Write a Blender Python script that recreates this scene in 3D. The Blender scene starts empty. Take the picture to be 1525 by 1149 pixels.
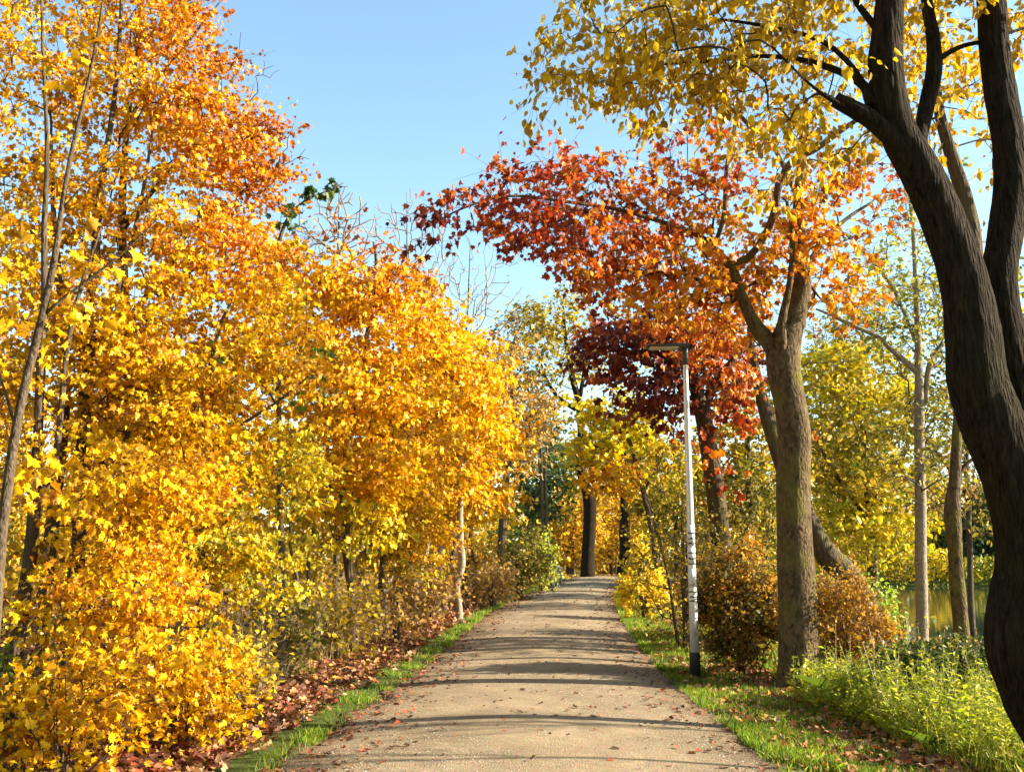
import bpy, math, time
import numpy as np
from mathutils import noise as mnoise, Vector

T_START = time.time()
sc = bpy.context.scene
COL = sc.collection
rad = math.radians

# ------------------------------------------------------------------ camera
F_PX = 1430.0
CX, CY = 762.5, 574.5
TILT = math.atan(256.0 / F_PX)
CAM_Z = 1.6
cT, sT = math.cos(TILT), math.sin(TILT)
cam_d = bpy.data.cameras.new('camera')
cam = bpy.data.objects.new('camera', cam_d)
COL.objects.link(cam)
cam.location = (0, 0, CAM_Z)
cam.rotation_euler = (math.pi / 2 + TILT, 0, 0)
cam_d.sensor_width = 36.0
cam_d.lens = 36.0 * F_PX / 1525.0
cam_d.clip_start = 0.05
cam_d.clip_end = 3000
sc.camera = cam


def P(u, v, d):
    """world point seen in direction (u, v) at forward distance d"""
    x = (u - CX) / F_PX
    y = (CY - v) / F_PX
    dy = cT - y * sT
    dz = sT + y * cT
    s = d / dy
    return np.array([x * s, d, CAM_Z + dz * s])


def W(px, d):
    return px * d / F_PX


# ------------------------------------------------------------------ terrain

def rise(y):
    y = np.asarray(y, float)
    r = 0.011 * np.clip(y - 15, 0, 42)
    return r - 0.018 * np.clip(y - 58, 0, 60)


def flat_hit(u, v):
    x = (u - CX) / F_PX
    y = (CY - v) / F_PX
    dy = cT - y * sT
    dz = sT + y * cT
    lo, hi = 0.5, 57.0
    for _ in range(50):
        m = (lo + hi) / 2
        if CAM_Z + dz * m / dy > rise(m):
            lo = m
        else:
            hi = m
    return x * lo / dy, lo


LE = [(410, 1149), (520, 1075), (600, 1010), (660, 965), (720, 915), (770, 890), (812, 873), (845, 863)]
RE = [(1165, 1149), (1085, 1080), (1012, 1020), (975, 980), (943, 940), (922, 905), (920, 885), (932, 866)]
le = np.array([flat_hit(*p) for p in LE])
re_ = np.array([flat_hit(*p) for p in RE])


def smooth_interp(y, ys, xs):
    return np.interp(y, ys, xs)


_yy = np.arange(-12, 130, 0.5)
_L = np.interp(_yy, np.r_[-12, le[:, 1], 75, 130], np.r_[le[0, 0], le[:, 0], le[-1, 0] + 2.0, le[-1, 0] + 22])
_R = np.interp(_yy, np.r_[-12, re_[:, 1], 75, 130], np.r_[re_[0, 0], re_[:, 0], re_[-1, 0] + 2.4, re_[-1, 0] + 23])
_w = 0.13 * (1 - np.clip((_yy - 7) / 7, 0, 1))
_L = _L - _w
_R = _R + _w * 0.6
_k = np.ones(7) / 7
_Ls = np.convolve(np.pad(_L, 3, mode='edge'), _k, 'valid')
_Rs = np.convolve(np.pad(_R, 3, mode='edge'), _k, 'valid')


def pathL(y):
    return np.interp(y, _yy, _Ls)


def pathR(y):
    return np.interp(y, _yy, _Rs)


def sstep(a, b, x):
    t = np.clip((x - a) / (b - a), 0, 1)
    return t * t * (3 - 2 * t)


WATER_Z = -0.85


def shore(y):
    y = np.asarray(y, float)
    return np.where(y < 27, 9.0 + 0.074 * np.clip(y, 0, 27), 11 + 0.39 * (y - 27))


def gz(x, y):
    x = np.asarray(x, float)
    y = np.asarray(y, float)
    base = rise(y)
    Lx, Rx = pathL(y), pathR(y)
    wob = 0.05 * np.sin(x * 0.9 + 1.3) * np.cos(y * 0.7) + 0.03 * np.sin(x * 2.3) * np.sin(y * 1.9)
    off = np.clip(np.maximum(Lx - x, x - Rx), 0, None)
    z = base + wob * sstep(0.2, 2.5, off)
    # right bank down to the lake
    a = Rx + 1.9
    sh = shore(y)
    far = sstep(86.5, 88, y)
    z = z - (z + 1.25) * sstep(a, sh + 0.8, x) * (1 - far)
    z = z + far * sstep(sh - 3, sh + 3, x) * (-0.6 - z + 0.3)
    # left side, low ground and a ditch close to the camera
    dl = Lx - x
    z = z - 0.35 * sstep(1.5, 7.0, dl)
    ditch = sstep(2.6, 4.4, dl) * (1 - sstep(11, 16, dl)) * (1 - sstep(13, 19, y))
    z = z - 0.95 * ditch
    return z


def new_mesh_obj(name, verts, faces_flat, face_sizes, mat, parent=None, cols=None, smooth=False, loc=(0, 0, 0)):
    me = bpy.data.meshes.new(name)
    verts = np.asarray(verts, np.float32)
    faces_flat = np.asarray(faces_flat, np.int32)
    face_sizes = np.asarray(face_sizes, np.int32)
    me.vertices.add(len(verts))
    me.vertices.foreach_set('co', verts.ravel())
    me.loops.add(len(faces_flat))
    me.loops.foreach_set('vertex_index', faces_flat)
    me.polygons.add(len(face_sizes))
    st = np.zeros(len(face_sizes), np.int32)
    st[1:] = np.cumsum(face_sizes)[:-1]
    me.polygons.foreach_set('loop_start', st)
    me.polygons.foreach_set('loop_total', face_sizes)
    if smooth:
        me.polygons.foreach_set('use_smooth', np.ones(len(face_sizes), bool))
    if cols is not None:
        at = me.attributes.new('col', 'FLOAT_COLOR', 'POINT')
        c4 = np.ones((len(verts), 4), np.float32)
        c4[:, :3] = cols
        at.data.foreach_set('color', c4.ravel())
    me.update(calc_edges=True)
    me.materials.append(mat)
    o = bpy.data.objects.new(name, me)
    COL.objects.link(o)
    o.location = loc
    if parent is not None:
        o.parent = parent
    return o


def tag(o, label=None, cat=None, group=None, kind=None):
    if label:
        o['label'] = label
    if cat:
        o['category'] = cat
    if group:
        o['group'] = group
    if kind:
        o['kind'] = kind
    return o


def empty(name, loc):
    o = bpy.data.objects.new(name, None)
    COL.objects.link(o)
    o.location = loc
    o.empty_display_size = 0.3
    return o


# ------------------------------------------------------------------ materials
def mat_new(name):
    m = bpy.data.materials.new(name)
    m.use_nodes = True
    nt = m.node_tree
    nt.nodes.clear()
    out = nt.nodes.new('ShaderNodeOutputMaterial')
    return m, nt, out


def N(nt, t, **kw):
    n = nt.nodes.new(t)
    for k, v in kw.items():
        if k.startswith('in_'):
            n.inputs[k[3:].replace('_', ' ')].default_value = v
        else:
            setattr(n, k, v)
    return n


def leaf_material(name, trans=0.45, boost=1.15, rough=0.45, spec=0.35):
    m, nt, out = mat_new(name)
    a = N(nt, 'ShaderNodeAttribute', attribute_name='col')
    pb = N(nt, 'ShaderNodeBsdfPrincipled')
    pb.inputs['Roughness'].default_value = rough
    pb.inputs['Specular IOR Level'].default_value = spec
    nt.links.new(a.outputs['Color'], pb.inputs['Base Color'])
    tr = N(nt, 'ShaderNodeBsdfTranslucent')
    mul = N(nt, 'ShaderNodeMix', data_type='RGBA', blend_type='MULTIPLY')
    mul.inputs['Factor'].default_value = 1
    nt.links.new(a.outputs['Color'], mul.inputs['A'])
    mul.inputs['B'].default_value = (boost, boost, boost * 0.8, 1)
    nt.links.new(mul.outputs['Result'], tr.inputs['Color'])
    mx = N(nt, 'ShaderNodeMixShader')
    mx.inputs[0].default_value = trans
    nt.links.new(pb.outputs[0], mx.inputs[1])
    nt.links.new(tr.outputs[0], mx.inputs[2])
    nt.links.new(mx.outputs[0], out.inputs[0])
    return m


def bark_material(name, dark, light, moss=None, scale=9.0, bump=0.5, zs=0.22, moss_amt=0.5):
    m, nt, out = mat_new(name)
    tc = N(nt, 'ShaderNodeTexCoord')
    mp = N(nt, 'ShaderNodeMapping')
    mp.inputs['Scale'].default_value = (1, 1, zs)
    nt.links.new(tc.outputs['Object'], mp.inputs['Vector'])
    n1 = N(nt, 'ShaderNodeTexNoise')
    n1.inputs['Scale'].default_value = scale * 2.4
    n1.inputs['Detail'].default_value = 7
    n1.inputs['Roughness'].default_value = 0.65
    n1.inputs['Distortion'].default_value = 0.6
    nt.links.new(mp.outputs[0], n1.inputs['Vector'])
    vo = N(nt, 'ShaderNodeTexVoronoi', feature='DISTANCE_TO_EDGE')
    vo.inputs['Scale'].default_value = scale * 3.0
    nt.links.new(mp.outputs[0], vo.inputs['Vector'])
    n2 = N(nt, 'ShaderNodeTexNoise')
    n2.inputs['Scale'].default_value = 2.2
    n2.inputs['Detail'].default_value = 4
    nt.links.new(tc.outputs['Object'], n2.inputs['Vector'])
    cr = N(nt, 'ShaderNodeValToRGB')
    cr.color_ramp.elements[0].position = 0.32
    cr.color_ramp.elements[0].color = (*dark, 1)
    cr.color_ramp.elements[1].position = 0.68
    cr.color_ramp.elements[1].color = (*light, 1)
    nt.links.new(n1.outputs['Fac'], cr.inputs[0])
    last = cr.outputs[0]
    if moss:
        r2 = N(nt, 'ShaderNodeValToRGB')
        r2.color_ramp.elements[0].position = 0.5
        r2.color_ramp.elements[0].color = (0, 0, 0, 1)
        r2.color_ramp.elements[1].position = 0.66
        r2.color_ramp.elements[1].color = (moss_amt,) * 3 + (1,)
        nt.links.new(n2.outputs['Fac'], r2.inputs[0])
        mm = N(nt, 'ShaderNodeMix', data_type='RGBA')
        nt.links.new(r2.outputs[0], mm.inputs['Factor'])
        nt.links.new(last, mm.inputs['A'])
        mm.inputs['B'].default_value = (*moss, 1)
        last = mm.outputs['Result']
    ml = N(nt, 'ShaderNodeMath', operation='MULTIPLY')
    nt.links.new(vo.outputs['Distance'], ml.inputs[0])
    ml.inputs[1].default_value = 1.2
    ad = N(nt, 'ShaderNodeMath', operation='ADD')
    nt.links.new(ml.outputs[0], ad.inputs[0])
    nt.links.new(n1.outputs['Fac'], ad.inputs[1])
    bp = N(nt, 'ShaderNodeBump')
    bp.inputs['Strength'].default_value = bump
    bp.inputs['Distance'].default_value = 0.05
    nt.links.new(ad.outputs[0], bp.inputs['Height'])
    pb = N(nt, 'ShaderNodeBsdfPrincipled')
    pb.inputs['Roughness'].default_value = 0.9
    pb.inputs['Specular IOR Level'].default_value = 0.06
    nt.links.new(last, pb.inputs['Base Color'])
    nt.links.new(bp.outputs[0], pb.inputs['Normal'])
    nt.links.new(pb.outputs[0], out.inputs[0])
    return m


def plain(name, col, rough=0.6, metal=0.0, spec=0.4, nscale=0, namt=0.3):
    m, nt, out = mat_new(name)
    pb = N(nt, 'ShaderNodeBsdfPrincipled')
    pb.inputs['Roughness'].default_value = rough
    pb.inputs['Metallic'].default_value = metal
    pb.inputs['Specular IOR Level'].default_value = spec
    if nscale:
        tc = N(nt, 'ShaderNodeTexCoord')
        n = N(nt, 'ShaderNodeTexNoise')
        n.inputs['Scale'].default_value = nscale
        n.inputs['Detail'].default_value = 5
        nt.links.new(tc.outputs['Object'], n.inputs['Vector'])
        cr = N(nt, 'ShaderNodeValToRGB')
        cr.color_ramp.elements[0].position = 0.3
        cr.color_ramp.elements[1].position = 0.7
        cr.color_ramp.elements[0].color = tuple(c * (1 - namt) for c in col) + (1,)
        cr.color_ramp.elements[1].color = tuple(min(1, c * (1 + namt * 0.6)) for c in col) + (1,)
        nt.links.new(n.outputs['Fac'], cr.inputs[0])
        nt.links.new(cr.outputs[0], pb.inputs['Base Color'])
    else:
        pb.inputs['Base Color'].default_value = (*col, 1)
    nt.links.new(pb.outputs[0], out.inputs[0])
    return m


M_LEAF = leaf_material('leaf', trans=0.3, boost=1.25, rough=0.42, spec=0.2)
M_DRYLEAF = leaf_material('dry_leaf', trans=0.15, boost=1.0, rough=0.7)
M_GRASS = leaf_material('grass_blade', trans=0.4, boost=1.2, rough=0.5)
M_BARK_A = bark_material('bark_dark_furrowed', (0.006, 0.0045, 0.0035), (0.046, 0.032, 0.018), (0.03, 0.028, 0.007), scale=13, bump=1.0, zs=0.16, moss_amt=0.35)
M_BARK_B = bark_material('bark_grey_mossy', (0.028, 0.019, 0.011), (0.150, 0.103, 0.053), (0.12, 0.105, 0.02), scale=7, bump=0.45, zs=0.5, moss_amt=0.75)
M_BARK_C = bark_material('bark_brown', (0.035, 0.024, 0.016), (0.13, 0.092, 0.06), (0.10, 0.10, 0.03), scale=9, bump=0.6)
M_BARK_P = bark_material('bark_pale', (0.14, 0.11, 0.075), (0.32, 0.265, 0.19), None, scale=8, bump=0.3, zs=0.8)
M_BARK_S = bark_material('bark_sapling', (0.04, 0.028, 0.018), (0.13, 0.095, 0.06), None, scale=14, bump=0.4, zs=0.5)
M_TWIG = plain('twig_bark', (0.05, 0.034, 0.022), 0.8, spec=0.2)
M_TWIG_P = plain('twig_bark_pale', (0.23, 0.155, 0.085), 0.8, spec=0.2)
M_TWIG_R = plain('twig_bark_reddish', (0.16, 0.085, 0.05), 0.8, spec=0.2)

# palettes, linear albedo, with weights; dark browns in YEL, GOLD, ORG stand for shaded leaves
YEL = [((0.66, 0.365, 0.004), 6), ((0.69, 0.46, 0.008), 3), ((0.58, 0.25, 0.006), 4), ((0.32, 0.16, 0.012), 2)]
GOLD = [((0.67, 0.36, 0.005), 5), ((0.62, 0.26, 0.006), 3), ((0.70, 0.46, 0.008), 4), ((0.46, 0.14, 0.01), 1), ((0.28, 0.12, 0.015), 1)]
ORG = [((0.62, 0.21, 0.007), 5), ((0.65, 0.31, 0.008), 5), ((0.46, 0.11, 0.01), 2), ((0.66, 0.42, 0.01), 2), ((0.28, 0.09, 0.015), 1)]
RUST = [((0.36, 0.10, 0.012), 4), ((0.48, 0.18, 0.012), 3), ((0.22, 0.07, 0.015), 3)]
YGR = [((0.54, 0.38, 0.010), 5), ((0.60, 0.38, 0.008), 4), ((0.32, 0.28, 0.015), 3), ((0.15, 0.17, 0.015), 1)]
YGB = [((0.54, 0.42, 0.010), 4), ((0.60, 0.42, 0.008), 4), ((0.32, 0.34, 0.015), 2), ((0.2, 0.2, 0.015), 1)]
GRN = [((0.10, 0.19, 0.025), 4), ((0.20, 0.27, 0.03), 3), ((0.35, 0.36, 0.03), 1)]
DGR = [((0.035, 0.075, 0.02), 4), ((0.07, 0.11, 0.03), 3), ((0.13, 0.16, 0.03), 1)]
OLV = [((0.26, 0.20, 0.02), 4), ((0.36, 0.27, 0.022), 3), ((0.13, 0.13, 0.015), 3), ((0.06, 0.08, 0.015), 2)]
OLY = [((0.44, 0.29, 0.015), 4), ((0.52, 0.36, 0.015), 3), ((0.28, 0.20, 0.018), 3), ((0.14, 0.12, 0.015), 2)]
TAN = [((0.40, 0.23, 0.05), 4), ((0.48, 0.30, 0.08), 3), ((0.24, 0.13, 0.04), 3), ((0.52, 0.28, 0.025), 2)]
REDO = [((0.50, 0.095, 0.010), 4), ((0.56, 0.16, 0.010), 5), ((0.36, 0.05, 0.012), 3), ((0.58, 0.26, 0.012), 3), ((0.2, 0.04, 0.012), 2)]
REDD = [((0.36, 0.045, 0.012), 4), ((0.46, 0.09, 0.012), 3), ((0.19, 0.025, 0.012), 4), ((0.52, 0.16, 0.012), 2)]
MAR = [((0.10, 0.014, 0.010), 5), ((0.18, 0.024, 0.012), 4), ((0.05, 0.012, 0.010), 2), ((0.32, 0.07, 0.012), 3)]
DRY = [((0.30, 0.13, 0.05), 4), ((0.42, 0.20, 0.08), 4), ((0.20, 0.07, 0.035), 4), ((0.55, 0.32, 0.16), 2), ((0.62, 0.26, 0.04), 1), ((0.40, 0.09, 0.03), 2)]


# ------------------------------------------------------------------ leaf templates (x width, y length, z up)
def tmpl_maple():
    half = [(0.0, 0.0), (0.20, -0.06), (0.24, 0.08), (0.50, 0.12), (0.34, 0.30), (0.52, 0.58), (0.26, 0.56), (0.14, 0.68), (0.0, 1.0)]
    v = []
    for x, y in half:
        v.append((x, y, 0.32 * x - 0.25 * (y - 0.4) ** 2))
    n = len(half)
    for x, y in half[1:-1]:
        v.append((-x, y, 0.32 * x - 0.25 * (y - 0.4) ** 2))
    f1 = list(range(n))
    f2 = [0] + [n - 1] + list(range(2 * n - 3, n - 1, -1))
    return np.array(v), [f1, f2]


def tmpl_maple5():
    half = [(0.0, 0.0), (0.42, 0.10), (0.22, 0.34), (0.46, 0.66), (0.0, 1.0)]
    v = [(x, y, 0.35 * x - 0.2 * (y - 0.4) ** 2) for x, y in half]
    v += [(-x, y, 0.35 * x - 0.2 * (y - 0.4) ** 2) for x, y in half[1:-1]]
    return np.array(v), [[0, 1, 2, 3, 4], [0, 4, 7, 6, 5]]


def tmpl_oval():
    v = [(0, 0, 0), (0.27, 0.28, 0.09), (0.25, 0.62, 0.08), (0, 1, -0.08), (-0.25, 0.62, 0.08), (-0.27, 0.28, 0.09)]
    return np.array(v), [[0, 1, 2, 3], [0, 3, 4, 5]]


def tmpl_diamond():
    v = [(0, 0, 0), (0.36, 0.45, 0.12), (0, 1, -0.1), (-0.36, 0.45, 0.12)]
    return np.array(v), [[0, 1, 2], [0, 2, 3]]


def tmpl_narrow():
    v = [(0, 0, 0), (0.19, 0.4, 0.07), (0, 1, -0.12), (-0.19, 0.4, 0.07)]
    return np.array(v), [[0, 1, 2], [0, 2, 3]]


TM = {'maple': tmpl_maple(), 'maple5': tmpl_maple5(), 'oval': tmpl_oval(), 'diamond': tmpl_diamond(), 'narrow': tmpl_narrow()}


def unit(a):
    return a / np.maximum(np.linalg.norm(a, axis=-1, keepdims=True), 1e-9)


def leaves_arrays(tname, pos, tip, nrm, size):
    tv, tf = TM[tname]
    tip = unit(tip)
    nrm = unit(nrm - tip * np.sum(nrm * tip, 1, keepdims=True))
    side = np.cross(tip, nrm)
    s = size[:, None, None]
    V = pos[:, None, :] + s * (tv[None, :, 0:1] * side[:, None, :] + tv[None, :, 1:2] * tip[:, None, :] + tv[None, :, 2:3] * nrm[:, None, :])
    nv = len(tv)
    n = len(pos)
    flat = np.concatenate([np.array(f) for f in tf])
    sizes = np.array([len(f) for f in tf])
    FF = (flat[None, :] + (np.arange(n) * nv)[:, None]).ravel()
    FS = np.tile(sizes, n)
    return V.reshape(-1, 3), FF, FS, nv


def pick_cols(rng, pal, n):
    c = np.array([p[0] for p in pal])
    w = np.array([p[1] for p in pal], float)
    return c[rng.choice(len(c), n, p=w / w.sum())]


# ------------------------------------------------------------------ wood
def catmull(pts, rr, step):
    pts = np.asarray(pts, float)
    rr = np.asarray(rr, float)
    if len(pts) == 2:
        n = max(2, int(np.linalg.norm(pts[1] - pts[0]) / step) + 1)
        t = np.linspace(0, 1, n)[:, None]
        return pts[0] * (1 - t) + pts[1] * t, np.interp(t[:, 0], [0, 1], rr)
    ext = np.vstack([2 * pts[0] - pts[1], pts, 2 * pts[-1] - pts[-2]])
    out, ro = [], []
    for i in range(len(pts) - 1):
        p0, p1, p2, p3 = ext[i:i + 4]
        n = max(1, int(np.linalg.norm(p2 - p1) / step))
        for k in range(n):
            t = k / n
            out.append(0.5 * ((2 * p1) + (-p0 + p2) * t + (2 * p0 - 5 * p1 + 4 * p2 - p3) * t * t + (-p0 + 3 * p1 - 3 * p2 + p3) * t ** 3))
            ro.append(rr[i] * (1 - t) + rr[i + 1] * t)
    out.append(pts[-1])
    ro.append(rr[-1])
    return np.array(out), np.array(ro)


def tube(pts, rr, sides, disp=0.0, seed=0, dscale=3.0, cap=True):
    n = len(pts)
    tan = unit(np.gradient(pts, axis=0))
    ref = np.array([0.0, 1.0, 0.0])
    if abs(tan[0] @ ref) > 0.9:
        ref = np.array([1.0, 0, 0])
    u = np.zeros_like(pts)
    v0 = ref - tan[0] * (ref @ tan[0])
    u[0] = v0 / np.linalg.norm(v0)
    for i in range(1, n):
        a = u[i - 1] - tan[i] * (u[i - 1] @ tan[i])
        u[i] = a / np.linalg.norm(a)
    w = np.cross(tan, u)
    ang = np.linspace(0, 2 * math.pi, sides, endpoint=False)
    ring = np.cos(ang)[None, :, None] * u[:, None, :] + np.sin(ang)[None, :, None] * w[:, None, :]
    R = np.repeat(rr[:, None], sides, 1)
    if disp > 0:
        base = pts[:, None, :] + ring * rr[:, None, None]
        for i in range(n):
            for j in range(sides):
                p = base[i, j]
                q = Vector((p[0] * dscale + seed, p[1] * dscale, p[2] * dscale * 0.45))
                q2 = Vector((p[0] * dscale * 5 + seed, p[1] * dscale * 5, p[2] * dscale * 0.8))
                R[i, j] *= 1 + disp * (mnoise.noise(q) * 1.3 + 0.35 * mnoise.noise(q2))
                if disp > 0.07 and sides > 30:
                    q3 = Vector((p[0] * 34 + seed, p[1] * 34, p[2] * 3.2))
                    R[i, j] *= 1 + disp * 0.55 * (0.35 - abs(mnoise.noise(q3)) * 1.6)
    V = pts[:, None, :] + ring * R[:, :, None]
    V = V.reshape(-1, 3)
    i = np.arange(n - 1)[:, None]
    j = np.arange(sides)[None, :]
    a = i * sides + j
    b = i * sides + (j + 1) % sides
    F = np.stack([a, b, b + sides, a + sides], -1).reshape(-1)
    S = [4] * ((n - 1) * sides)
    F = list(F)
    if cap:
        F += list(range((n - 1) * sides, n * sides))
        S.append(sides)
        F += list(range(sides - 1, -1, -1))
        S.append(sides)
    return V, np.array(F), np.array(S)


def join(parts):
    V, F, S = [], [], []
    o = 0
    for v, f, s in parts:
        V.append(v)
        F.append(np.asarray(f) + o)
        S.append(s)
        o += len(v)
    return np.concatenate(V), np.concatenate(F), np.concatenate(S)


def prisms(A, B, ra, rb, sides):
    d = unit(B - A)
    ref = np.where(np.abs(d[:, 2:3]) > 0.9, np.array([[1.0, 0, 0]]), np.array([[0, 0, 1.0]]))
    u = unit(np.cross(d, ref))
    w = np.cross(d, u)
    ang = np.linspace(0, 2 * math.pi, sides, endpoint=False)
    ring = np.cos(ang)[None, :, None] * u[:, None, :] + np.sin(ang)[None, :, None] * w[:, None, :]
    VA = A[:, None, :] + ring * ra[:, None, None]
    VB = B[:, None, :] + ring * rb[:, None, None]
    V = np.concatenate([VA, VB], 1).reshape(-1, 3)
    n = len(A)
    j = np.arange(sides)
    q = np.stack([j, (j + 1) % sides, (j + 1) % sides + sides, j + sides], -1).ravel()
    F = (q[None, :] + (np.arange(n) * 2 * sides)[:, None]).ravel()
    return V, F, np.full(n * sides, 4)


def skeleton(limbs, targets, rng, step, bal=0.3, trunk_free=0.45, arch=0.1, inter=3):
    """limbs: (pts, rr); targets: cluster points. Greedy balanced spanning tree."""
    pos, par, pd, lim_r, ok = [], [], [], [], []
    for li, (pts, rr) in enumerate(limbs):
        p, r = catmull(pts, rr, step)
        start = len(pos)
        if li == 0:
            prev, pdist = -1, 0.0
        else:
            arr = np.array(pos)
            prev = int(np.argmin(np.linalg.norm(arr - p[0], axis=1)))
            pdist = pd[prev]
        tl = len(p)
        for k in range(tl):
            if prev >= 0:
                pdist = pd[prev] + np.linalg.norm(p[k] - np.array(pos[prev]))
            pos.append(p[k])
            par.append(prev)
            pd.append(pdist)
            lim_r.append(r[k])
            ok.append(k >= trunk_free * tl if li == 0 else k > 0.15 * tl)
            prev = len(pos) - 1
    nl = len(pos)
    n = len(targets)
    cap = nl + n * (inter + 1) + 8
    POS = np.zeros((cap, 3))
    POS[:nl] = pos
    PAR = np.full(cap, -1)
    PAR[:nl] = par
    PD = np.zeros(cap)
    PD[:nl] = pd
    cnt = nl
    okm = np.array(ok)
    ids = np.nonzero(okm)[0]
    cost = np.full(n, 1e9)
    best = np.zeros(n, int)
    for a in range(0, n, 512):
        T = targets[a:a + 512]
        D = np.linalg.norm(T[:, None, :] - POS[ids][None], axis=2) + bal * PD[ids][None]
        b = D.argmin(1)
        cost[a:a + 512] = D[np.arange(len(T)), b]
        best[a:a + 512] = ids[b]
    done = np.zeros(n, bool)
    tnode = np.zeros(n, int)
    rest = targets.copy()
    for _ in range(n):
        i = int(np.argmin(cost))
        tgt = targets[i]
        q = best[i]
        A = POS[q]
        L = np.linalg.norm(tgt - A)
        k = max(1, min(inter + 1, int(L / (step * 0.8)) + 1))
        prev = q
        jit = rng.normal(0, 0.06 * L, 3)
        new = []
        for m in range(1, k + 1):
            t = m / k
            p = A * (1 - t) + tgt * t
            if m < k:
                p = p + np.array([0, 0, arch * L * 4 * t * (1 - t)]) + jit * 4 * t * (1 - t)
            POS[cnt] = p
            PAR[cnt] = prev
            PD[cnt] = PD[prev] + np.linalg.norm(p - POS[prev])
            new.append(cnt)
            prev = cnt
            cnt += 1
        tnode[i] = prev
        cost[i] = 1e12
        done[i] = True
        for c in new:
            d = np.linalg.norm(rest - POS[c], axis=1) + bal * PD[c]
            up = (d < cost) & (~done)
            cost[up] = d[up]
            best[up] = c
    return POS[:cnt], PAR[:cnt], nl, tnode, np.array(lim_r)


def sample_vols(vols, rng):
    T, vid = [], []
    for i, v in enumerate(vols):
        n = v['n']
        d = unit(rng.normal(size=(n, 3)))
        r = rng.random(n) ** v.get('shell', 0.42)
        T.append(v['c'] + d * r[:, None] * v['r'])
        vid += [i] * n
    return np.concatenate(T), np.array(vid)


def V(u, v, d, ru, rv, rd, n, pal, k=12, **kw):
    c = P(u, v, d)
    return dict(c=c, r=np.array([W(ru, d), rd, W(rv, d)]), n=n, pal=pal, k=k, **kw)


def px_limb(lst, d=None):
    """list of (u, v, width_px[, depth])"""
    pts, rr = [], []
    for q in lst:
        dd = q[3] if len(q) > 3 else d
        pts.append(P(q[0], q[1], dd))
        rr.append(W(q[2], dd) / 2)
    return np.array(pts), np.array(rr)


def ground_base(limb, flare=1.25, sink=0.12):
    """run a limb down to the ground"""
    pts, rr = limb
    p = pts[0].copy()
    dirv = pts[0] - pts[1]
    dirv = dirv / max(abs(dirv[2]), 1e-3)
    g = float(gz(p[0], p[1]))
    h = p[2] - g
    if h > 0.05:
        q = p + dirv * h * 0.6 * np.array([1, 1, 0])
        q[2] = float(gz(q[0], q[1])) - sink
        mid = p * 0.45 + q * 0.55
        mid[2] = q[2] + sink + 0.12 * min(1, h)
        if h > 0.5:
            pts = np.vstack([q, mid, pts])
            rr = np.r_[rr[0] * flare * 1.15, rr[0] * flare, rr]
        else:
            pts = np.vstack([q, pts])
            rr = np.r_[rr[0] * flare, rr]
    return pts, rr


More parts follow.
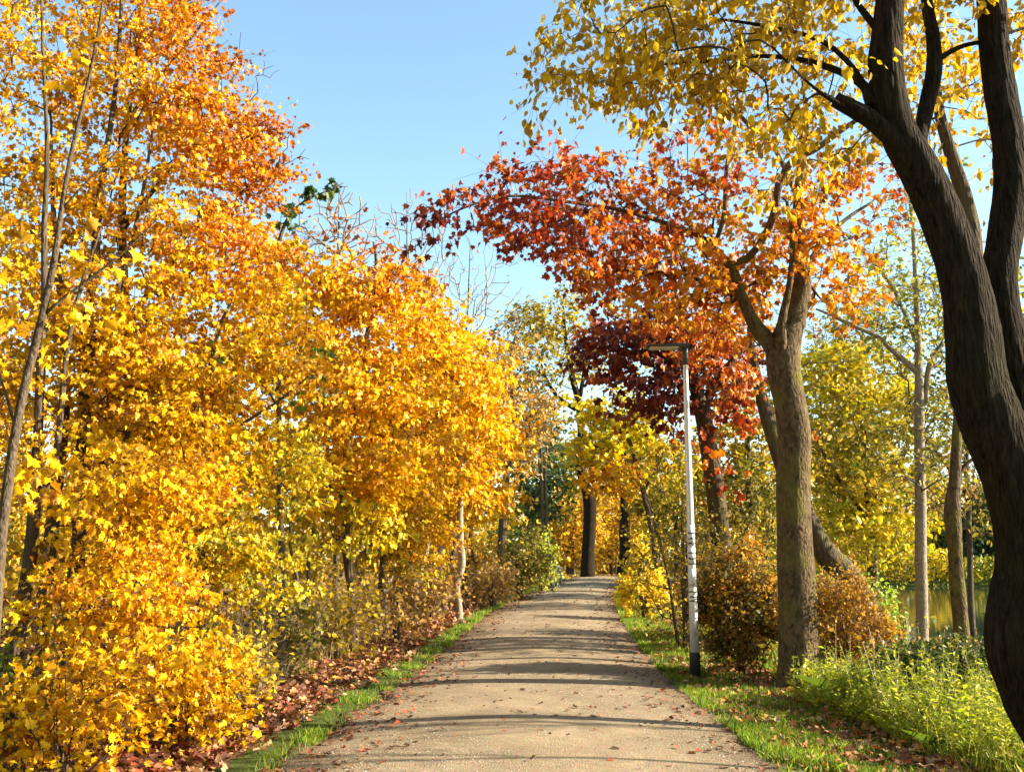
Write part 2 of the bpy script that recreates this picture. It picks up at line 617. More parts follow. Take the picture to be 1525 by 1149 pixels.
def tree(name, label, cat, limbs, vols, seed=0, group=None, bark=None, twig=None, tmpl='maple5', size=0.08,
         spread=0.2, flat=0.5, droop=0.5, upn=0.6, tw=0.0035, bal=0.3, step=0.2, sides=10, lstep=0.12, disp=0.08,
         trunk_free=0.45, arch=0.1, base_ground=True, tsides=4, inter=3, flare=1.25, part='trunk', mat_leaf=None,
         twexp=0.42, multi_root=False, crown_name='crown', outn=0.0):
    rng = np.random.default_rng(seed)
    limbs = [(np.array(p, float), np.array(r, float)) for p, r in limbs]
    if base_ground:
        limbs[0] = ground_base(limbs[0], flare)
        if multi_root:
            limbs = [limbs[0]] + [ground_base(l, 1.1) for l in limbs[1:]]
    b = limbs[0][0][0].copy()
    b[2] = float(gz(b[0], b[1]))
    root = empty(name, b)
    tag(root, label, cat, group)
    # thick wood
    parts = []
    for i, (p, r) in enumerate(limbs):
        cp, cr = catmull(p, r, lstep)
        sd = sides if i == 0 else max(6, int(sides * 0.7))
        parts.append(tube(cp, cr, sd, disp, seed + i * 7.3))
    Vv, Ff, Ss = join(parts)
    # twigs
    T, vid = sample_vols(vols, rng)
    POS, PAR, nl, tnode, lr = skeleton(limbs, T, rng, step, bal, trunk_free, arch, inter)
    n = len(POS)
    cnt = np.zeros(n)
    cnt[tnode] += 1
    for i in range(n - 1, nl - 1, -1):
        if PAR[i] >= 0:
            cnt[PAR[i]] += cnt[i]
    rr = tw * np.maximum(cnt, 1) ** twexp
    e = np.arange(nl, n)
    pa = PAR[e]
    ra = np.where(pa < nl, rr[e] * 1.15, np.minimum(rr[pa], rr[e] * 1.5))
    lrr = np.where(pa < nl, lr[np.minimum(pa, nl - 1)], 1e9)
    ra = np.minimum(ra, lrr * 0.9)
    Vt, Ft, St = prisms(POS[pa], POS[e], ra, rr[e] * 0.97, tsides)
    NT = 5
    nC = len(T)
    spc = np.array([v.get('spread', spread) for v in vols])[vid]
    gro = unit(T - POS[PAR[tnode]])
    tdir = rng.normal(size=(nC, NT, 3))
    tdir[:, :, 2] *= flat * 1.1
    tdir = unit(tdir) + gro[:, None, :] * 0.45
    tdir = tdir * rng.uniform(0.75, 1.35, (nC, NT, 1)) * spc[:, None, None] * 1.45
    leafy = np.array([v['k'] for v in vols])[vid] > 0
    lc = np.nonzero(leafy)[0]
    if len(lc):
        A_ = np.repeat(T[lc], NT, 0)
        D_ = tdir[lc].reshape(-1, 3)
        e1, e2, e3 = prisms(A_, A_ + D_, np.full(len(A_), tw * 0.7), np.full(len(A_), tw * 0.35), 3)
        Vt, Ft, St = join([(Vt, Ft, St), (e1, e2, e3)])
    Vw, Fw, Sw = join([(Vv, Ff, Ss), (Vt, Ft, St)])
    wo = new_mesh_obj(part, Vw - b, Fw, Sw, bark or M_BARK_C, root, smooth=True)
    wo.data.materials.append(twig or M_TWIG)
    mi = np.zeros(len(Sw), np.int32)
    mi[len(Ss):] = 1
    wo.data.polygons.foreach_set('material_index', mi)
    # leaves
    ks = np.array([v['k'] for v in vols])[vid]
    idx = np.repeat(np.arange(len(T)), ks)
    if len(idx):
        m = len(idx)
        c = T[idx]
        outw = unit(T - POS[PAR[tnode]])[idx]
        sp = np.array([v.get('spread', spread) for v in vols])[vid][idx]
        tj = rng.integers(0, NT, m)
        tl_ = tdir[idx, tj]
        tt = rng.random(m)[:, None] ** 0.75 * 1.05
        off = np.clip(rng.normal(size=(m, 3)), -1.8, 1.8) * sp[:, None] * 0.26
        off[:, 2] *= max(0.6, flat)
        off = off + tl_ * tt
        pos = c + off
        h = rng.normal(size=(m, 3))
        h[:, 2] *= 0.4
        tip = unit(h) * 0.75 + outw * 0.15 + unit(tl_) * 0.5 + np.array([0, 0, -droop])
        nn = rng.normal(size=(m, 3)) * 0.7 + np.array([0, 0, upn]) + unit(off * [1, 1, 0.3]) * outn
        sz = size * np.clip(np.exp(rng.normal(0, 0.32, m)), 0.4, 1.5) * np.array([v.get('ls', 1.0) for v in vols])[vid][idx]
        pos = pos - unit(tip) * sz[:, None] * 0.5
        col = np.zeros((m, 3))
        for vi, v in enumerate(vols):
            ci = np.nonzero(vid == vi)[0]
            if len(ci) == 0:
                continue
            cc = np.zeros((len(T), 3))
            cc[ci] = pick_cols(rng, v['pal'], len(ci))
            sel = vid[idx] == vi
            own = pick_cols(rng, v['pal'], int(sel.sum()))
            base = cc[idx[sel]]
            t = (rng.random(len(own)) < 0.5)[:, None] * 0.75 + 0.1
            col[sel] = base * (1 - t) + own * t
        col *= np.exp(rng.normal(0, 0.16, (m, 1)))
        col = np.clip(col, 0, 0.9)
        Vl, Fl, Sl, nv = leaves_arrays(tmpl, pos - b, tip, nn, sz)
        new_mesh_obj(crown_name, Vl, Fl, Sl, mat_leaf or M_LEAF, root, cols=np.repeat(col, nv, 0))
    return root


def copy_tree(root, loc, rz, sc_, label, group=None):
    r = root.copy()
    COL.objects.link(r)
    r.location = loc
    r.rotation_euler = (0, 0, rz)
    r.scale = (sc_, sc_, sc_)
    r['label'] = label
    if group:
        r['group'] = group
    for ch in root.children:
        c = ch.copy()
        COL.objects.link(c)
        c.parent = r
    return r


def gp(x, y, dz=0.0):
    return np.array([x, y, float(gz(x, y)) + dz])


# ------------------------------------------------------------------ ground, path, water
def ground_material():
    m, nt, out = mat_new('soil_and_moss')
    tc = N(nt, 'ShaderNodeTexCoord')
    a = N(nt, 'ShaderNodeAttribute', attribute_name='col')
    n = N(nt, 'ShaderNodeTexNoise')
    n.inputs['Scale'].default_value = 9
    n.inputs['Detail'].default_value = 8
    n.inputs['Roughness'].default_value = 0.7
    nt.links.new(tc.outputs['Object'], n.inputs['Vector'])
    cr = N(nt, 'ShaderNodeValToRGB')
    cr.color_ramp.elements[0].position = 0.3
    cr.color_ramp.elements[0].color = (0.45, 0.45, 0.45, 1)
    cr.color_ramp.elements[1].position = 0.7
    cr.color_ramp.elements[1].color = (1.5, 1.45, 1.3, 1)
    nt.links.new(n.outputs['Fac'], cr.inputs[0])
    mul = N(nt, 'ShaderNodeMix', data_type='RGBA', blend_type='MULTIPLY')
    mul.inputs['Factor'].default_value = 1
    nt.links.new(a.outputs['Color'], mul.inputs['A'])
    nt.links.new(cr.outputs[0], mul.inputs['B'])
    bp = N(nt, 'ShaderNodeBump')
    bp.inputs['Strength'].default_value = 0.8
    bp.inputs['Distance'].default_value = 0.04
    nt.links.new(n.outputs['Fac'], bp.inputs['Height'])
    pb = N(nt, 'ShaderNodeBsdfPrincipled')
    pb.inputs['Roughness'].default_value = 0.95
    pb.inputs['Specular IOR Level'].default_value = 0.1
    nt.links.new(mul.outputs['Result'], pb.inputs['Base Color'])
    nt.links.new(bp.outputs[0], pb.inputs['Normal'])
    nt.links.new(pb.outputs[0], out.inputs[0])
    return m


def gravel_material():
    m, nt, out = mat_new('fine_gravel')
    tc = N(nt, 'ShaderNodeTexCoord')
    big = N(nt, 'ShaderNodeTexNoise')
    big.inputs['Scale'].default_value = 0.9
    big.inputs['Detail'].default_value = 6
    nt.links.new(tc.outputs['Object'], big.inputs['Vector'])
    fine = N(nt, 'ShaderNodeTexNoise')
    fine.inputs['Scale'].default_value = 55
    fine.inputs['Detail'].default_value = 6
    fine.inputs['Roughness'].default_value = 0.75
    nt.links.new(tc.outputs['Object'], fine.inputs['Vector'])
    vo = N(nt, 'ShaderNodeTexVoronoi', feature='F1')
    vo.inputs['Scale'].default_value = 70
    nt.links.new(tc.outputs['Object'], vo.inputs['Vector'])
    c1 = N(nt, 'ShaderNodeValToRGB')
    c1.color_ramp.elements[0].position = 0.3
    c1.color_ramp.elements[0].color = (0.21, 0.155, 0.09, 1)
    c1.color_ramp.elements[1].position = 0.72
    c1.color_ramp.elements[1].color = (0.46, 0.355, 0.215, 1)
    nt.links.new(fine.outputs['Fac'], c1.inputs[0])
    c2 = N(nt, 'ShaderNodeValToRGB')
    c2.color_ramp.elements[0].position = 0.3
    c2.color_ramp.elements[0].color = (0.72, 0.70, 0.67, 1)
    c2.color_ramp.elements[1].position = 0.7
    c2.color_ramp.elements[1].color = (1.12, 1.1, 1.08, 1)
    nt.links.new(big.outputs['Fac'], c2.inputs[0])
    mul = N(nt, 'ShaderNodeMix', data_type='RGBA', blend_type='MULTIPLY')
    mul.inputs['Factor'].default_value = 1
    nt.links.new(c1.outputs[0], mul.inputs['A'])
    nt.links.new(c2.outputs[0], mul.inputs['B'])
    hs = N(nt, 'ShaderNodeMix', data_type='RGBA', blend_type='MULTIPLY')
    hs.inputs['Factor'].default_value = 0.35
    nt.links.new(mul.outputs['Result'], hs.inputs['A'])
    nt.links.new(vo.outputs['Color'], hs.inputs['B'])
    ad = N(nt, 'ShaderNodeMath', operation='ADD')
    nt.links.new(fine.outputs['Fac'], ad.inputs[0])
    nt.links.new(vo.outputs['Distance'], ad.inputs[1])
    bp = N(nt, 'ShaderNodeBump')
    bp.inputs['Strength'].default_value = 0.55
    bp.inputs['Distance'].default_value = 0.022
    nt.links.new(ad.outputs[0], bp.inputs['Height'])
    b2 = N(nt, 'ShaderNodeBump')
    b2.inputs['Strength'].default_value = 0.5
    b2.inputs['Distance'].default_value = 0.10
    mp = N(nt, 'ShaderNodeMapping')
    mp.inputs['Scale'].default_value = (1.4, 2.4, 1)
    nt.links.new(tc.outputs['Object'], mp.inputs['Vector'])
    n3 = N(nt, 'ShaderNodeTexNoise')
    n3.inputs['Scale'].default_value = 2.0
    n3.inputs['Detail'].default_value = 5
    nt.links.new(mp.outputs[0], n3.inputs['Vector'])
    nt.links.new(n3.outputs['Fac'], b2.inputs['Height'])
    nt.links.new(bp.outputs[0], b2.inputs['Normal'])
    pb = N(nt, 'ShaderNodeBsdfPrincipled')
    pb.inputs['Roughness'].default_value = 0.9
    pb.inputs['Specular IOR Level'].default_value = 0.15
    at = N(nt, 'ShaderNodeAttribute', attribute_name='col')
    m4 = N(nt, 'ShaderNodeMix', data_type='RGBA', blend_type='MULTIPLY')
    m4.inputs['Factor'].default_value = 1
    nt.links.new(hs.outputs['Result'], m4.inputs['A'])
    nt.links.new(at.outputs['Color'], m4.inputs['B'])
    nt.links.new(m4.outputs['Result'], pb.inputs['Base Color'])
    nt.links.new(b2.outputs[0], pb.inputs['Normal'])
    nt.links.new(pb.outputs[0], out.inputs[0])
    return m


def grid_mesh(xs, ys):
    nx, ny = len(xs), len(ys)
    X, Y = np.meshgrid(xs, ys)
    i = np.arange(ny - 1)[:, None]
    j = np.arange(nx - 1)[None, :]
    a = i * nx + j
    F = np.stack([a, a + 1, a + nx + 1, a + nx], -1).reshape(-1)
    return X, Y, F, np.full((nx - 1) * (ny - 1), 4)


xs = np.concatenate([-np.geomspace(16, 900, 40)[::-1], np.arange(-15.8, 30, 0.2), np.geomspace(30.2, 900, 46)])
ys = np.concatenate([np.arange(-14, 4, 1.0), np.arange(4, 40, 0.2), np.arange(40, 95, 0.8), np.geomspace(96, 1500, 40)])
X, Y, F, S = grid_mesh(xs, ys)
Z = gz(X, Y)
Lx, Rx = pathL(Y), pathR(Y)
ins = sstep(0, 0.25, np.minimum(X - Lx, Rx - X))
Z = Z - 0.06 * ins
off = np.maximum(Lx - X, X - Rx)
wig = 0.25 * np.sin(Y * 1.7) + 0.2 * np.sin(Y * 4.1 + 2)
g = (1 - sstep(0.7, 1.25, off + wig * 0.6))[..., None]
gr = (1 - sstep(1.6, 3.6, off + wig))[..., None]
right = (X > Rx)[..., None]
g = np.where(right, gr, g)
far = sstep(30, 60, Y)[..., None]
soil = np.array([0.105, 0.065, 0.035])
grass_c = np.array([0.07, 0.085, 0.018])
farbank = ((Y > 70) & (X > 24))[..., None]
litt = np.array([0.20, 0.12, 0.045])
colr = (soil * (1 - far) + litt * far) * (1 - g) + grass_c * g
colr = np.where(farbank, grass_c * 0.8, colr)
V3 = np.stack([X, Y, Z], -1).reshape(-1, 3)
gnd = new_mesh_obj('ground', V3, F, S, ground_material(), cols=colr.reshape(-1, 3), smooth=True)
tag(gnd, kind='structure')

# the path: a crowned gravel strip
ty = np.concatenate([np.arange(-10, 40, 0.25), np.arange(40, 72, 0.5)])
ss = np.linspace(-1.04, 1.04, 41)
rngp = np.random.default_rng(5)
TY, SS = np.meshgrid(ty, ss, indexing='ij')
Lp, Rp = pathL(TY), pathR(TY)
edge = np.abs(SS) > 0.93
PX = (Lp + Rp) / 2 + SS * (Rp - Lp) / 2 + edge * 0.10 * np.sin(TY * 3.1 + SS * 9) + edge * 0.06 * np.sin(TY * 7.7)
PZ = rise(TY) + 0.085 * (1 - SS ** 2) + 0.006
PZ = np.where(np.abs(SS) > 1.02, PZ - 0.10, PZ)
PZ += 0.008 * np.sin(PX * 2.1 + TY * 0.8) * (1 - SS ** 2)
ny, nx = TY.shape
i = np.arange(ny - 1)[:, None]
j = np.arange(nx - 1)[None, :]
a = i * nx + j
FP = np.stack([a, a + 1, a + nx + 1, a + nx], -1).reshape(-1)
sa = np.abs(SS)
trk = np.exp(-((sa - 0.42) / 0.13) ** 2)
nz = 0.5 + 0.5 * np.sin(TY * 1.3 + 3 * np.sin(TY * 0.37)) * np.sin(SS * 5 + TY * 0.5)
dirt = sstep(0.62, 1.0, sa + 0.16 * (nz - 0.5))
pc = np.stack([1.0 + 0.06 * trk - 0.34 * dirt, 1.0 + 0.06 * trk - 0.40 * dirt, 1.0 + 0.08 * trk - 0.46 * dirt], -1) * (0.93 + 0.1 * nz[..., None])
pth = new_mesh_obj('path', np.stack([PX, TY, PZ], -1).reshape(-1, 3), FP, np.full((ny - 1) * (nx - 1), 4), gravel_material(), smooth=True, cols=pc.reshape(-1, 3))
tag(pth, kind='structure')


def path_z(x, y):
    L_, R_ = pathL(y), pathR(y)
    s = (x - (L_ + R_) / 2) / ((R_ - L_) / 2)
    return rise(y) + 0.085 * (1 - np.clip(s, -1, 1) ** 2) + 0.006


def water_material():
    m, nt, out = mat_new('lake_water')
    tc = N(nt, 'ShaderNodeTexCoord')
    mp = N(nt, 'ShaderNodeMapping')
    mp.inputs['Scale'].default_value = (0.5, 1.6, 1)
    nt.links.new(tc.outputs['Object'], mp.inputs['Vector'])
    n = N(nt, 'ShaderNodeTexNoise')
    n.inputs['Scale'].default_value = 1.6
    n.inputs['Detail'].default_value = 3
    nt.links.new(mp.outputs[0], n.inputs['Vector'])
    bp = N(nt, 'ShaderNodeBump')
    bp.inputs['Strength'].default_value = 0.05
    bp.inputs['Distance'].default_value = 0.05
    nt.links.new(n.outputs['Fac'], bp.inputs['Height'])
    pb = N(nt, 'ShaderNodeBsdfPrincipled')
    pb.inputs['Base Color'].default_value = (0.02, 0.028, 0.018, 1)
    pb.inputs['Roughness'].default_value = 0.05
    pb.inputs['IOR'].default_value = 1.33
    pb.inputs['Specular IOR Level'].default_value = 0.6
    nt.links.new(bp.outputs[0], pb.inputs['Normal'])
    nt.links.new(pb.outputs[0], out.inputs[0])
    return m


MW = water_material()
wx = np.linspace(4.5, 260, 30)
wy = np.linspace(-14, 90, 12)
X, Y, F, S = grid_mesh(wx, wy)
wat = new_mesh_obj('lake_water', np.stack([X, Y, X * 0 + WATER_Z], -1).reshape(-1, 3), F, S, MW)
tag(wat, kind='structure')
wx = np.linspace(-18, -3.5, 6)
wy = np.linspace(-13, 20, 6)
X, Y, F, S = grid_mesh(wx, wy)
wat = new_mesh_obj('ditch_water', np.stack([X, Y, X * 0 - 0.92], -1).reshape(-1, 3), F, S, MW)
tag(wat, kind='structure')

# ------------------------------------------------------------------ ground cover (uncountable)
rngg = np.random.default_rng(11)


def blades(name, x, y, h, w, pal, label, lean=0.35, zf=None, kind='stuff'):
    n = len(x)
    z = gz(x, y) if zf is None else zf(x, y)
    base = np.stack([x, y, z - 0.01], -1)
    az = rngg.random(n) * 2 * math.pi
    side = np.stack([np.cos(az), np.sin(az), 0 * az], -1)
    ln = rngg.normal(0, lean, (n, 2))
    mid = base + np.stack([ln[:, 0] * h * 0.3, ln[:, 1] * h * 0.3, h * 0.55], -1)
    tip = base + np.stack([ln[:, 0] * h, ln[:, 1] * h, h * (1 - 0.25 * np.minimum(1, np.hypot(ln[:, 0], ln[:, 1])))], -1)
    w = w[:, None]
    Vv = np.stack([base - side * w, base + side * w, mid + side * w * 0.7, tip, mid - side * w * 0.7], 1).reshape(-1, 3)
    Fv = (np.array([0, 1, 2, 3, 4])[None] + np.arange(n)[:, None] * 5).ravel()
    col = pick_cols(rngg, pal, n) * np.exp(rngg.normal(0, 0.2, (n, 1)))
    o = new_mesh_obj(name, Vv, Fv, np.full(n, 5), M_GRASS, cols=np.repeat(np.clip(col, 0, 0.9), 5, 0))
    tag(o, label, kind=kind)
    return o


GRASS = [((0.12, 0.22, 0.012), 5), ((0.20, 0.29, 0.015), 4), ((0.36, 0.34, 0.03), 3), ((0.06, 0.13, 0.012), 3)]
GRASSY = [((0.30, 0.36, 0.03), 4), ((0.48, 0.44, 0.05), 3), ((0.55, 0.45, 0.12), 1), ((0.15, 0.24, 0.02), 3)]


def clumpf(x, y, s=1.0):
    return 0.5 + 0.25 * np.sin(x * 3.1 * s + 1) * np.sin(y * 2.3 * s) + 0.25 * np.sin(x * 7.3 * s + y * 5.1 * s) + 0.12 * np.sin(x * 17 + y * 13)


def verge_points(side, n, wid0, wid1, y0=5.5, y1=58):
    y = y0 * (y1 / y0) ** (rngg.random(n) ** 1.15)
    t = rngg.random(n)
    wdt = wid0 + (wid1 - wid0) * rngg.random(n) ** 1.5
    wdt = wdt * (0.75 + 0.25 * np.sin(y * 1.3) + 0.2 * np.sin(y * 3.7 + 1))
    o = -0.12 + t * wdt
    x = pathL(y) - o if side < 0 else pathR(y) + o
    keep = rngg.random(n) < np.clip(clumpf(x, y) * 2.2 - 0.45 - (0.65 + 0.45 * (1 - sstep(7, 16, y)) if side < 0 else 0.1), 0.06, 1)
    x, y = x[keep], y[keep]
    return x, y, np.clip(y / 14, 1, 2.6)


x, y, k = verge_points(-1, 48000, 0.3, 0.9)
blades('grass', x, y, rngg.uniform(0.04, 0.11, len(x)) * np.sqrt(k), 0.0035 * k, GRASS, 'narrow strip of green grass with fallen leaves along the left side of the gravel path')
x, y, k = verge_points(1, 95000, 0.9, 2.6)
blades('grass', x, y, rngg.uniform(0.05, 0.13, len(x)) * np.sqrt(k), 0.0035 * k, GRASS, 'bright green grass verge along the right side of the gravel path')


def litter(name, x, y, size, pal, label, zf=None, lift=0.012, upn=1.2, tname='maple5'):
    n = len(x)
    z = gz(x, y) if zf is None else zf(x, y)
    pos = np.stack([x, y, z + lift * rngg.random(n) + 0.006], -1)
    a = rngg.random(n) * 2 * math.pi
    tip = np.stack([np.cos(a), np.sin(a), rngg.normal(0, 0.3, n)], -1)
    nn = rngg.normal(size=(n, 3)) * 0.45 + np.array([0, 0, upn])
    col = pick_cols(rngg, pal, n) * np.exp(rngg.normal(0, 0.25, (n, 1)))
    Vl, Fl, Sl, nv = leaves_arrays(tname, pos, tip, nn, size)
    o = new_mesh_obj(name, Vl, Fl, Sl, M_DRYLEAF, cols=np.repeat(np.clip(col, 0, 0.9), nv, 0))
    tag(o, label, kind='stuff')
    return o


DRYD = [((0.20, 0.075, 0.03), 4), ((0.32, 0.14, 0.05), 4), ((0.11, 0.04, 0.02), 5), ((0.46, 0.27, 0.13), 2), ((0.5, 0.24, 0.03), 1), ((0.30, 0.06, 0.02), 2)]
n = 52000
y = 5.2 * (52 / 5.2) ** (rngg.random(n) ** 1.1)
x = pathL(y) - 0.25 - 3.6 * rngg.random(n) ** 0.75
kp = rngg.random(n) < sstep(0.1, 0.75, (pathL(y) - x)) + 0.3
x, y = x[kp], y[kp]
litter('fallen_leaves', x, y, rngg.uniform(0.05, 0.095, len(x)) * np.clip(y / 16, 1, 1.8), DRYD, 'brown and rust red fallen leaves piled under the trees left of the path', lift=0.07, upn=0.8)
n = 26000
y = rngg.uniform(5, 42, n)
x = pathL(y) - 3.2 - 14 * rngg.random(n)
litter('fallen_leaves', x, y, rngg.uniform(0.09, 0.15, n), DRYD + [((0.5, 0.33, 0.02), 4)], 'leaf carpet on the floor of the wood left of the path', lift=0.07, upn=0.8)
n = 17000
y = 5.5 * (50 / 5.5) ** (rngg.random(n))
x = pathR(y) + 0.05 + 3.5 * rngg.random(n) ** 0.9
litter('fallen_leaves', x, y, rngg.uniform(0.04, 0.085, n) * np.clip(y / 16, 1, 1.8), DRY, 'dry brown leaves scattered through the grass right of the path', lift=0.05, upn=0.8)
n = 3600
y = 5.5 * (56 / 5.5) ** (rngg.random(n) ** 0.75)
s = rngg.random(n)
s = np.where(rngg.random(n) < 0.78, np.where(rngg.random(n) < 0.62, 0.22 * s ** 1.8, 1 - 0.2 * s ** 1.8), s)
x = pathL(y) + s * (pathR(y) - pathL(y))
litter('fallen_leaves', x, y, rngg.uniform(0.025, 0.07, n) * np.clip(y / 22, 1, 1.6), [((0.17, 0.06, 0.025), 5), ((0.28, 0.11, 0.04), 4), ((0.38, 0.07, 0.02), 2), ((0.1, 0.04, 0.02), 4)], 'loose brown and red leaves lying scattered on the pale gravel path', zf=path_z, upn=1.8, lift=0.006)
# gravel stones
n = 26000
y = 5.5 * (26 / 5.5) ** (rngg.random(n) ** 1.3)
s = rngg.random(n)
x = pathL(y) - 0.1 + s * (pathR(y) - pathL(y) + 0.2)
sz = 0.002 + 0.0055 * rngg.random(n) ** 3
oc = np.array([(1, 0, 0), (0, 1, 0), (-1, 0, 0), (0, -1, 0), (0, 0, 0.8)])
c = np.stack([x, y, path_z(x, y) - 0.001], -1)
jit = 1 + rngg.normal(0, 0.25, (n, 5, 3))
Vv = (c[:, None] + oc[None] * sz[:, None, None] * jit).reshape(-1, 3)
Fv = (np.array([0, 1, 4, 1, 2, 4, 2, 3, 4, 3, 0, 4])[None] + np.arange(n)[:, None] * 5).ravel()
colp = pick_cols(rngg, [((0.5, 0.43, 0.34), 4), ((0.66, 0.6, 0.5), 2), ((0.3, 0.24, 0.18), 3)], n)
st = new_mesh_obj('gravel', Vv, Fv, np.full(4 * n, 3), M_DRYLEAF, cols=np.repeat(colp, 5, 0))
tag(st, 'loose pale stones lying on the surface of the path', kind='stuff')


def weeds(name, label, x, y, h, pal, leafsz, per=9, stem_col=(0.3, 0.28, 0.08), tname='narrow', spread=0.5, lean=0.22, kind='stuff', tag_cat=None):
    """upright leafy stems"""
    n = len(x)
    base = np.stack([x, y, gz(x, y) - 0.02], -1)
    d = np.stack([rngg.normal(0, lean, n), rngg.normal(0, lean, n), np.ones(n)], -1)
    tip = base + unit(d) * h[:, None]
    Vs, Fs, Ss_ = prisms(base, tip, np.full(n, 0.003) * np.clip(y / 9, 1, 3), np.full(n, 0.0015) * np.clip(y / 9, 1, 3), 3)
    cs = np.tile(np.array(stem_col), (len(Vs), 1))
    idx = np.repeat(np.arange(n), per)
    m = len(idx)
    t = 0.15 + 0.85 * rngg.random(m) ** 0.7
    pos = base[idx] * (1 - t[:, None]) + tip[idx] * t[:, None]
    a = rngg.random(m) * 2 * math.pi
    tp = np.stack([np.cos(a), np.sin(a), 0.5 + rngg.normal(0, 0.4, m)], -1)
    nn = rngg.normal(size=(m, 3)) * 0.4 + np.array([0, 0, 1.0])
    sz = leafsz * np.exp(rngg.normal(0, 0.3, m)) * (1.15 - 0.5 * t)
    col = pick_cols(rngg, pal, n)[idx] * 0.5 + pick_cols(rngg, pal, m) * 0.5
    col = np.clip(col * np.exp(rngg.normal(0, 0.2, (m, 1))), 0, 0.9)
    Vl, Fl, Sl, nv = leaves_arrays(tname, pos, tp, nn, sz)
    o = new_mesh_obj(name, np.concatenate([Vs, Vl]), np.concatenate([Fs, Fl + len(Vs)]), np.concatenate([Ss_, Sl]), M_GRASS,
                     cols=np.concatenate([cs, np.repeat(col, nv, 0)]))
    tag(o, label, kind=kind)
    return o


# tall weeds at the right of the path, close to the camera
n = 6500
y = rngg.uniform(5.6, 11.5, n)
e = 1.0 + 0.12 * (11.5 - y)
x = pathR(y) + e + 3.6 * rngg.random(n) ** 1.0
h = rngg.uniform(0.16, 0.72, n) * sstep(0, 1.0, x - pathR(y) - 0.5) * (0.45 + 0.8 * np.clip(clumpf(x, y, 0.8), 0, 1)) + 0.06
WEED = [((0.26, 0.38, 0.015), 4), ((0.42, 0.44, 0.02), 5), ((0.58, 0.52, 0.03), 4), ((0.20, 0.26, 0.015), 3), ((0.66, 0.52, 0.08), 1)]
weeds('weeds', 'yellow green leafy weeds growing thickly below the large forked trunk', x, y, h, WEED, 0.068, per=13)
n = 90
y = rngg.uniform(7.5, 13, n)
x = pathR(y) + 1.2 + 3.2 * rngg.random(n)
weeds('dry_stalks', 'thin pale dry stalks standing above the weeds beside the grey trunk', x, y, rngg.uniform(0.5, 0.95, n), [((0.62, 0.52, 0.25), 1), ((0.5, 0.45, 0.2), 1)], 0.03, per=9, stem_col=(0.5, 0.42, 0.24), lean=0.3)
x = pathR(y) + 1.0
n = 22000
y = 6 * (24 / 6) ** rngg.random(n)
x = pathR(y) + 1.3 + 3.5 * rngg.random(n)
blades('grass', x, y, rngg.uniform(0.10, 0.55, n), 0.004 * np.clip(y / 10, 1, 2), GRASSY, 'long arching yellow green grass on the bank above the lake', lean=0.6)
# left undergrowth
n = 2600
y = 6.0 * (30 / 6.0) ** (rngg.random(n))
x = pathL(y) - 1.7 - 4.2 * rngg.random(n) ** 0.9
UND = [((0.40, 0.25, 0.025), 4), ((0.30, 0.17, 0.04), 5), ((0.48, 0.34, 0.04), 2), ((0.14, 0.12, 0.02), 3), ((0.36, 0.14, 0.03), 3)]
weeds('undergrowth', 'tangle of yellow and brown leafy stems under the trees left of the path', x, y, rngg.uniform(0.2, 0.75, n) * np.clip(y / 12, 1, 1.5), UND, 0.05, per=12, stem_col=(0.34, 0.26, 0.14), tname='diamond', lean=0.35)
n = 7000
y = 7.5 * (34 / 7.5) ** (rngg.random(n))
x = pathL(y) - 1.3 - 3.0 * rngg.random(n)
kp = clumpf(x, y, 0.7) > 0.45
x, y = x[kp], y[kp]
blades('dry_grass', x, y, rngg.uniform(0.15, 0.55, len(x)), 0.003 * np.clip(y / 10, 1, 2.5), [((0.55, 0.42, 0.20), 4), ((0.62, 0.48, 0.18), 3), ((0.35, 0.24, 0.1), 3)], 'dry straw coloured grass stems in front of the left shrubs', lean=0.45)
# far ground litter, orange carpet past the two dark trunks
n = 9000
y = rngg.uniform(42, 74, n)
x = pathL(y) - 1.2 + rngg.random(n) * 7 - 1.5
kp = (x < pathL(y)) | (x > pathR(y)) | (y > 59)
litter('fallen_leaves', x[kp], y[kp], rngg.uniform(0.12, 0.2, int(kp.sum())), [((0.62, 0.36, 0.06), 3), ((0.5, 0.24, 0.05), 2), ((0.7, 0.48, 0.1), 2)], 'golden brown leaf carpet at the far end of the path', lift=0.06, zf=lambda a_, b_: gz(a_, b_) + 0.05)

# ------------------------------------------------------------------ light
world = bpy.data.worlds.new('World')
sc.world = world
world.use_nodes = True
wnt = world.node_tree
bg = wnt.nodes['Background'] if 'Background' in wnt.nodes else wnt.nodes.new('ShaderNodeBackground')
sky = wnt.nodes.new('ShaderNodeTexSky')
sky.sky_type = 'NISHITA'
sky.sun_disc = False
SUN_EL, SUN_AZ = rad(24), rad(-2)      # azimuth measured from +X towards +Y
sky.sun_elevation = SUN_EL
sky.sun_rotation = rad(90) - SUN_AZ
sky.altitude = 100
sky.air_density = 1.0
sky.dust_density = 0.6
sky.ozone_density = 0.2
tint = wnt.nodes.new('ShaderNodeMix')
tint.data_type = 'RGBA'
tint.blend_type = 'MULTIPLY'
tint.inputs['Factor'].default_value = 1
tint.inputs['B'].default_value = (0.97, 1.12, 1.08, 1)
wnt.links.new(sky.outputs[0], tint.inputs['A'])
wnt.links.new(tint.outputs['Result'], bg.inputs[0])
bg.inputs[1].default_value = 0.088
sd = bpy.data.lights.new('sun', 'SUN')
sun = bpy.data.objects.new('sun', sd)
COL.objects.link(sun)
sd.energy = 5.0
sd.angle = rad(0.5)
sd.color = (1.0, 0.90, 0.74)
dv = Vector((math.cos(SUN_EL) * math.cos(SUN_AZ), math.cos(SUN_EL) * math.sin(SUN_AZ), math.sin(SUN_EL)))
sun.rotation_euler = dv.to_track_quat('Z', 'Y').to_euler()
sc.view_settings.view_transform = 'Standard'
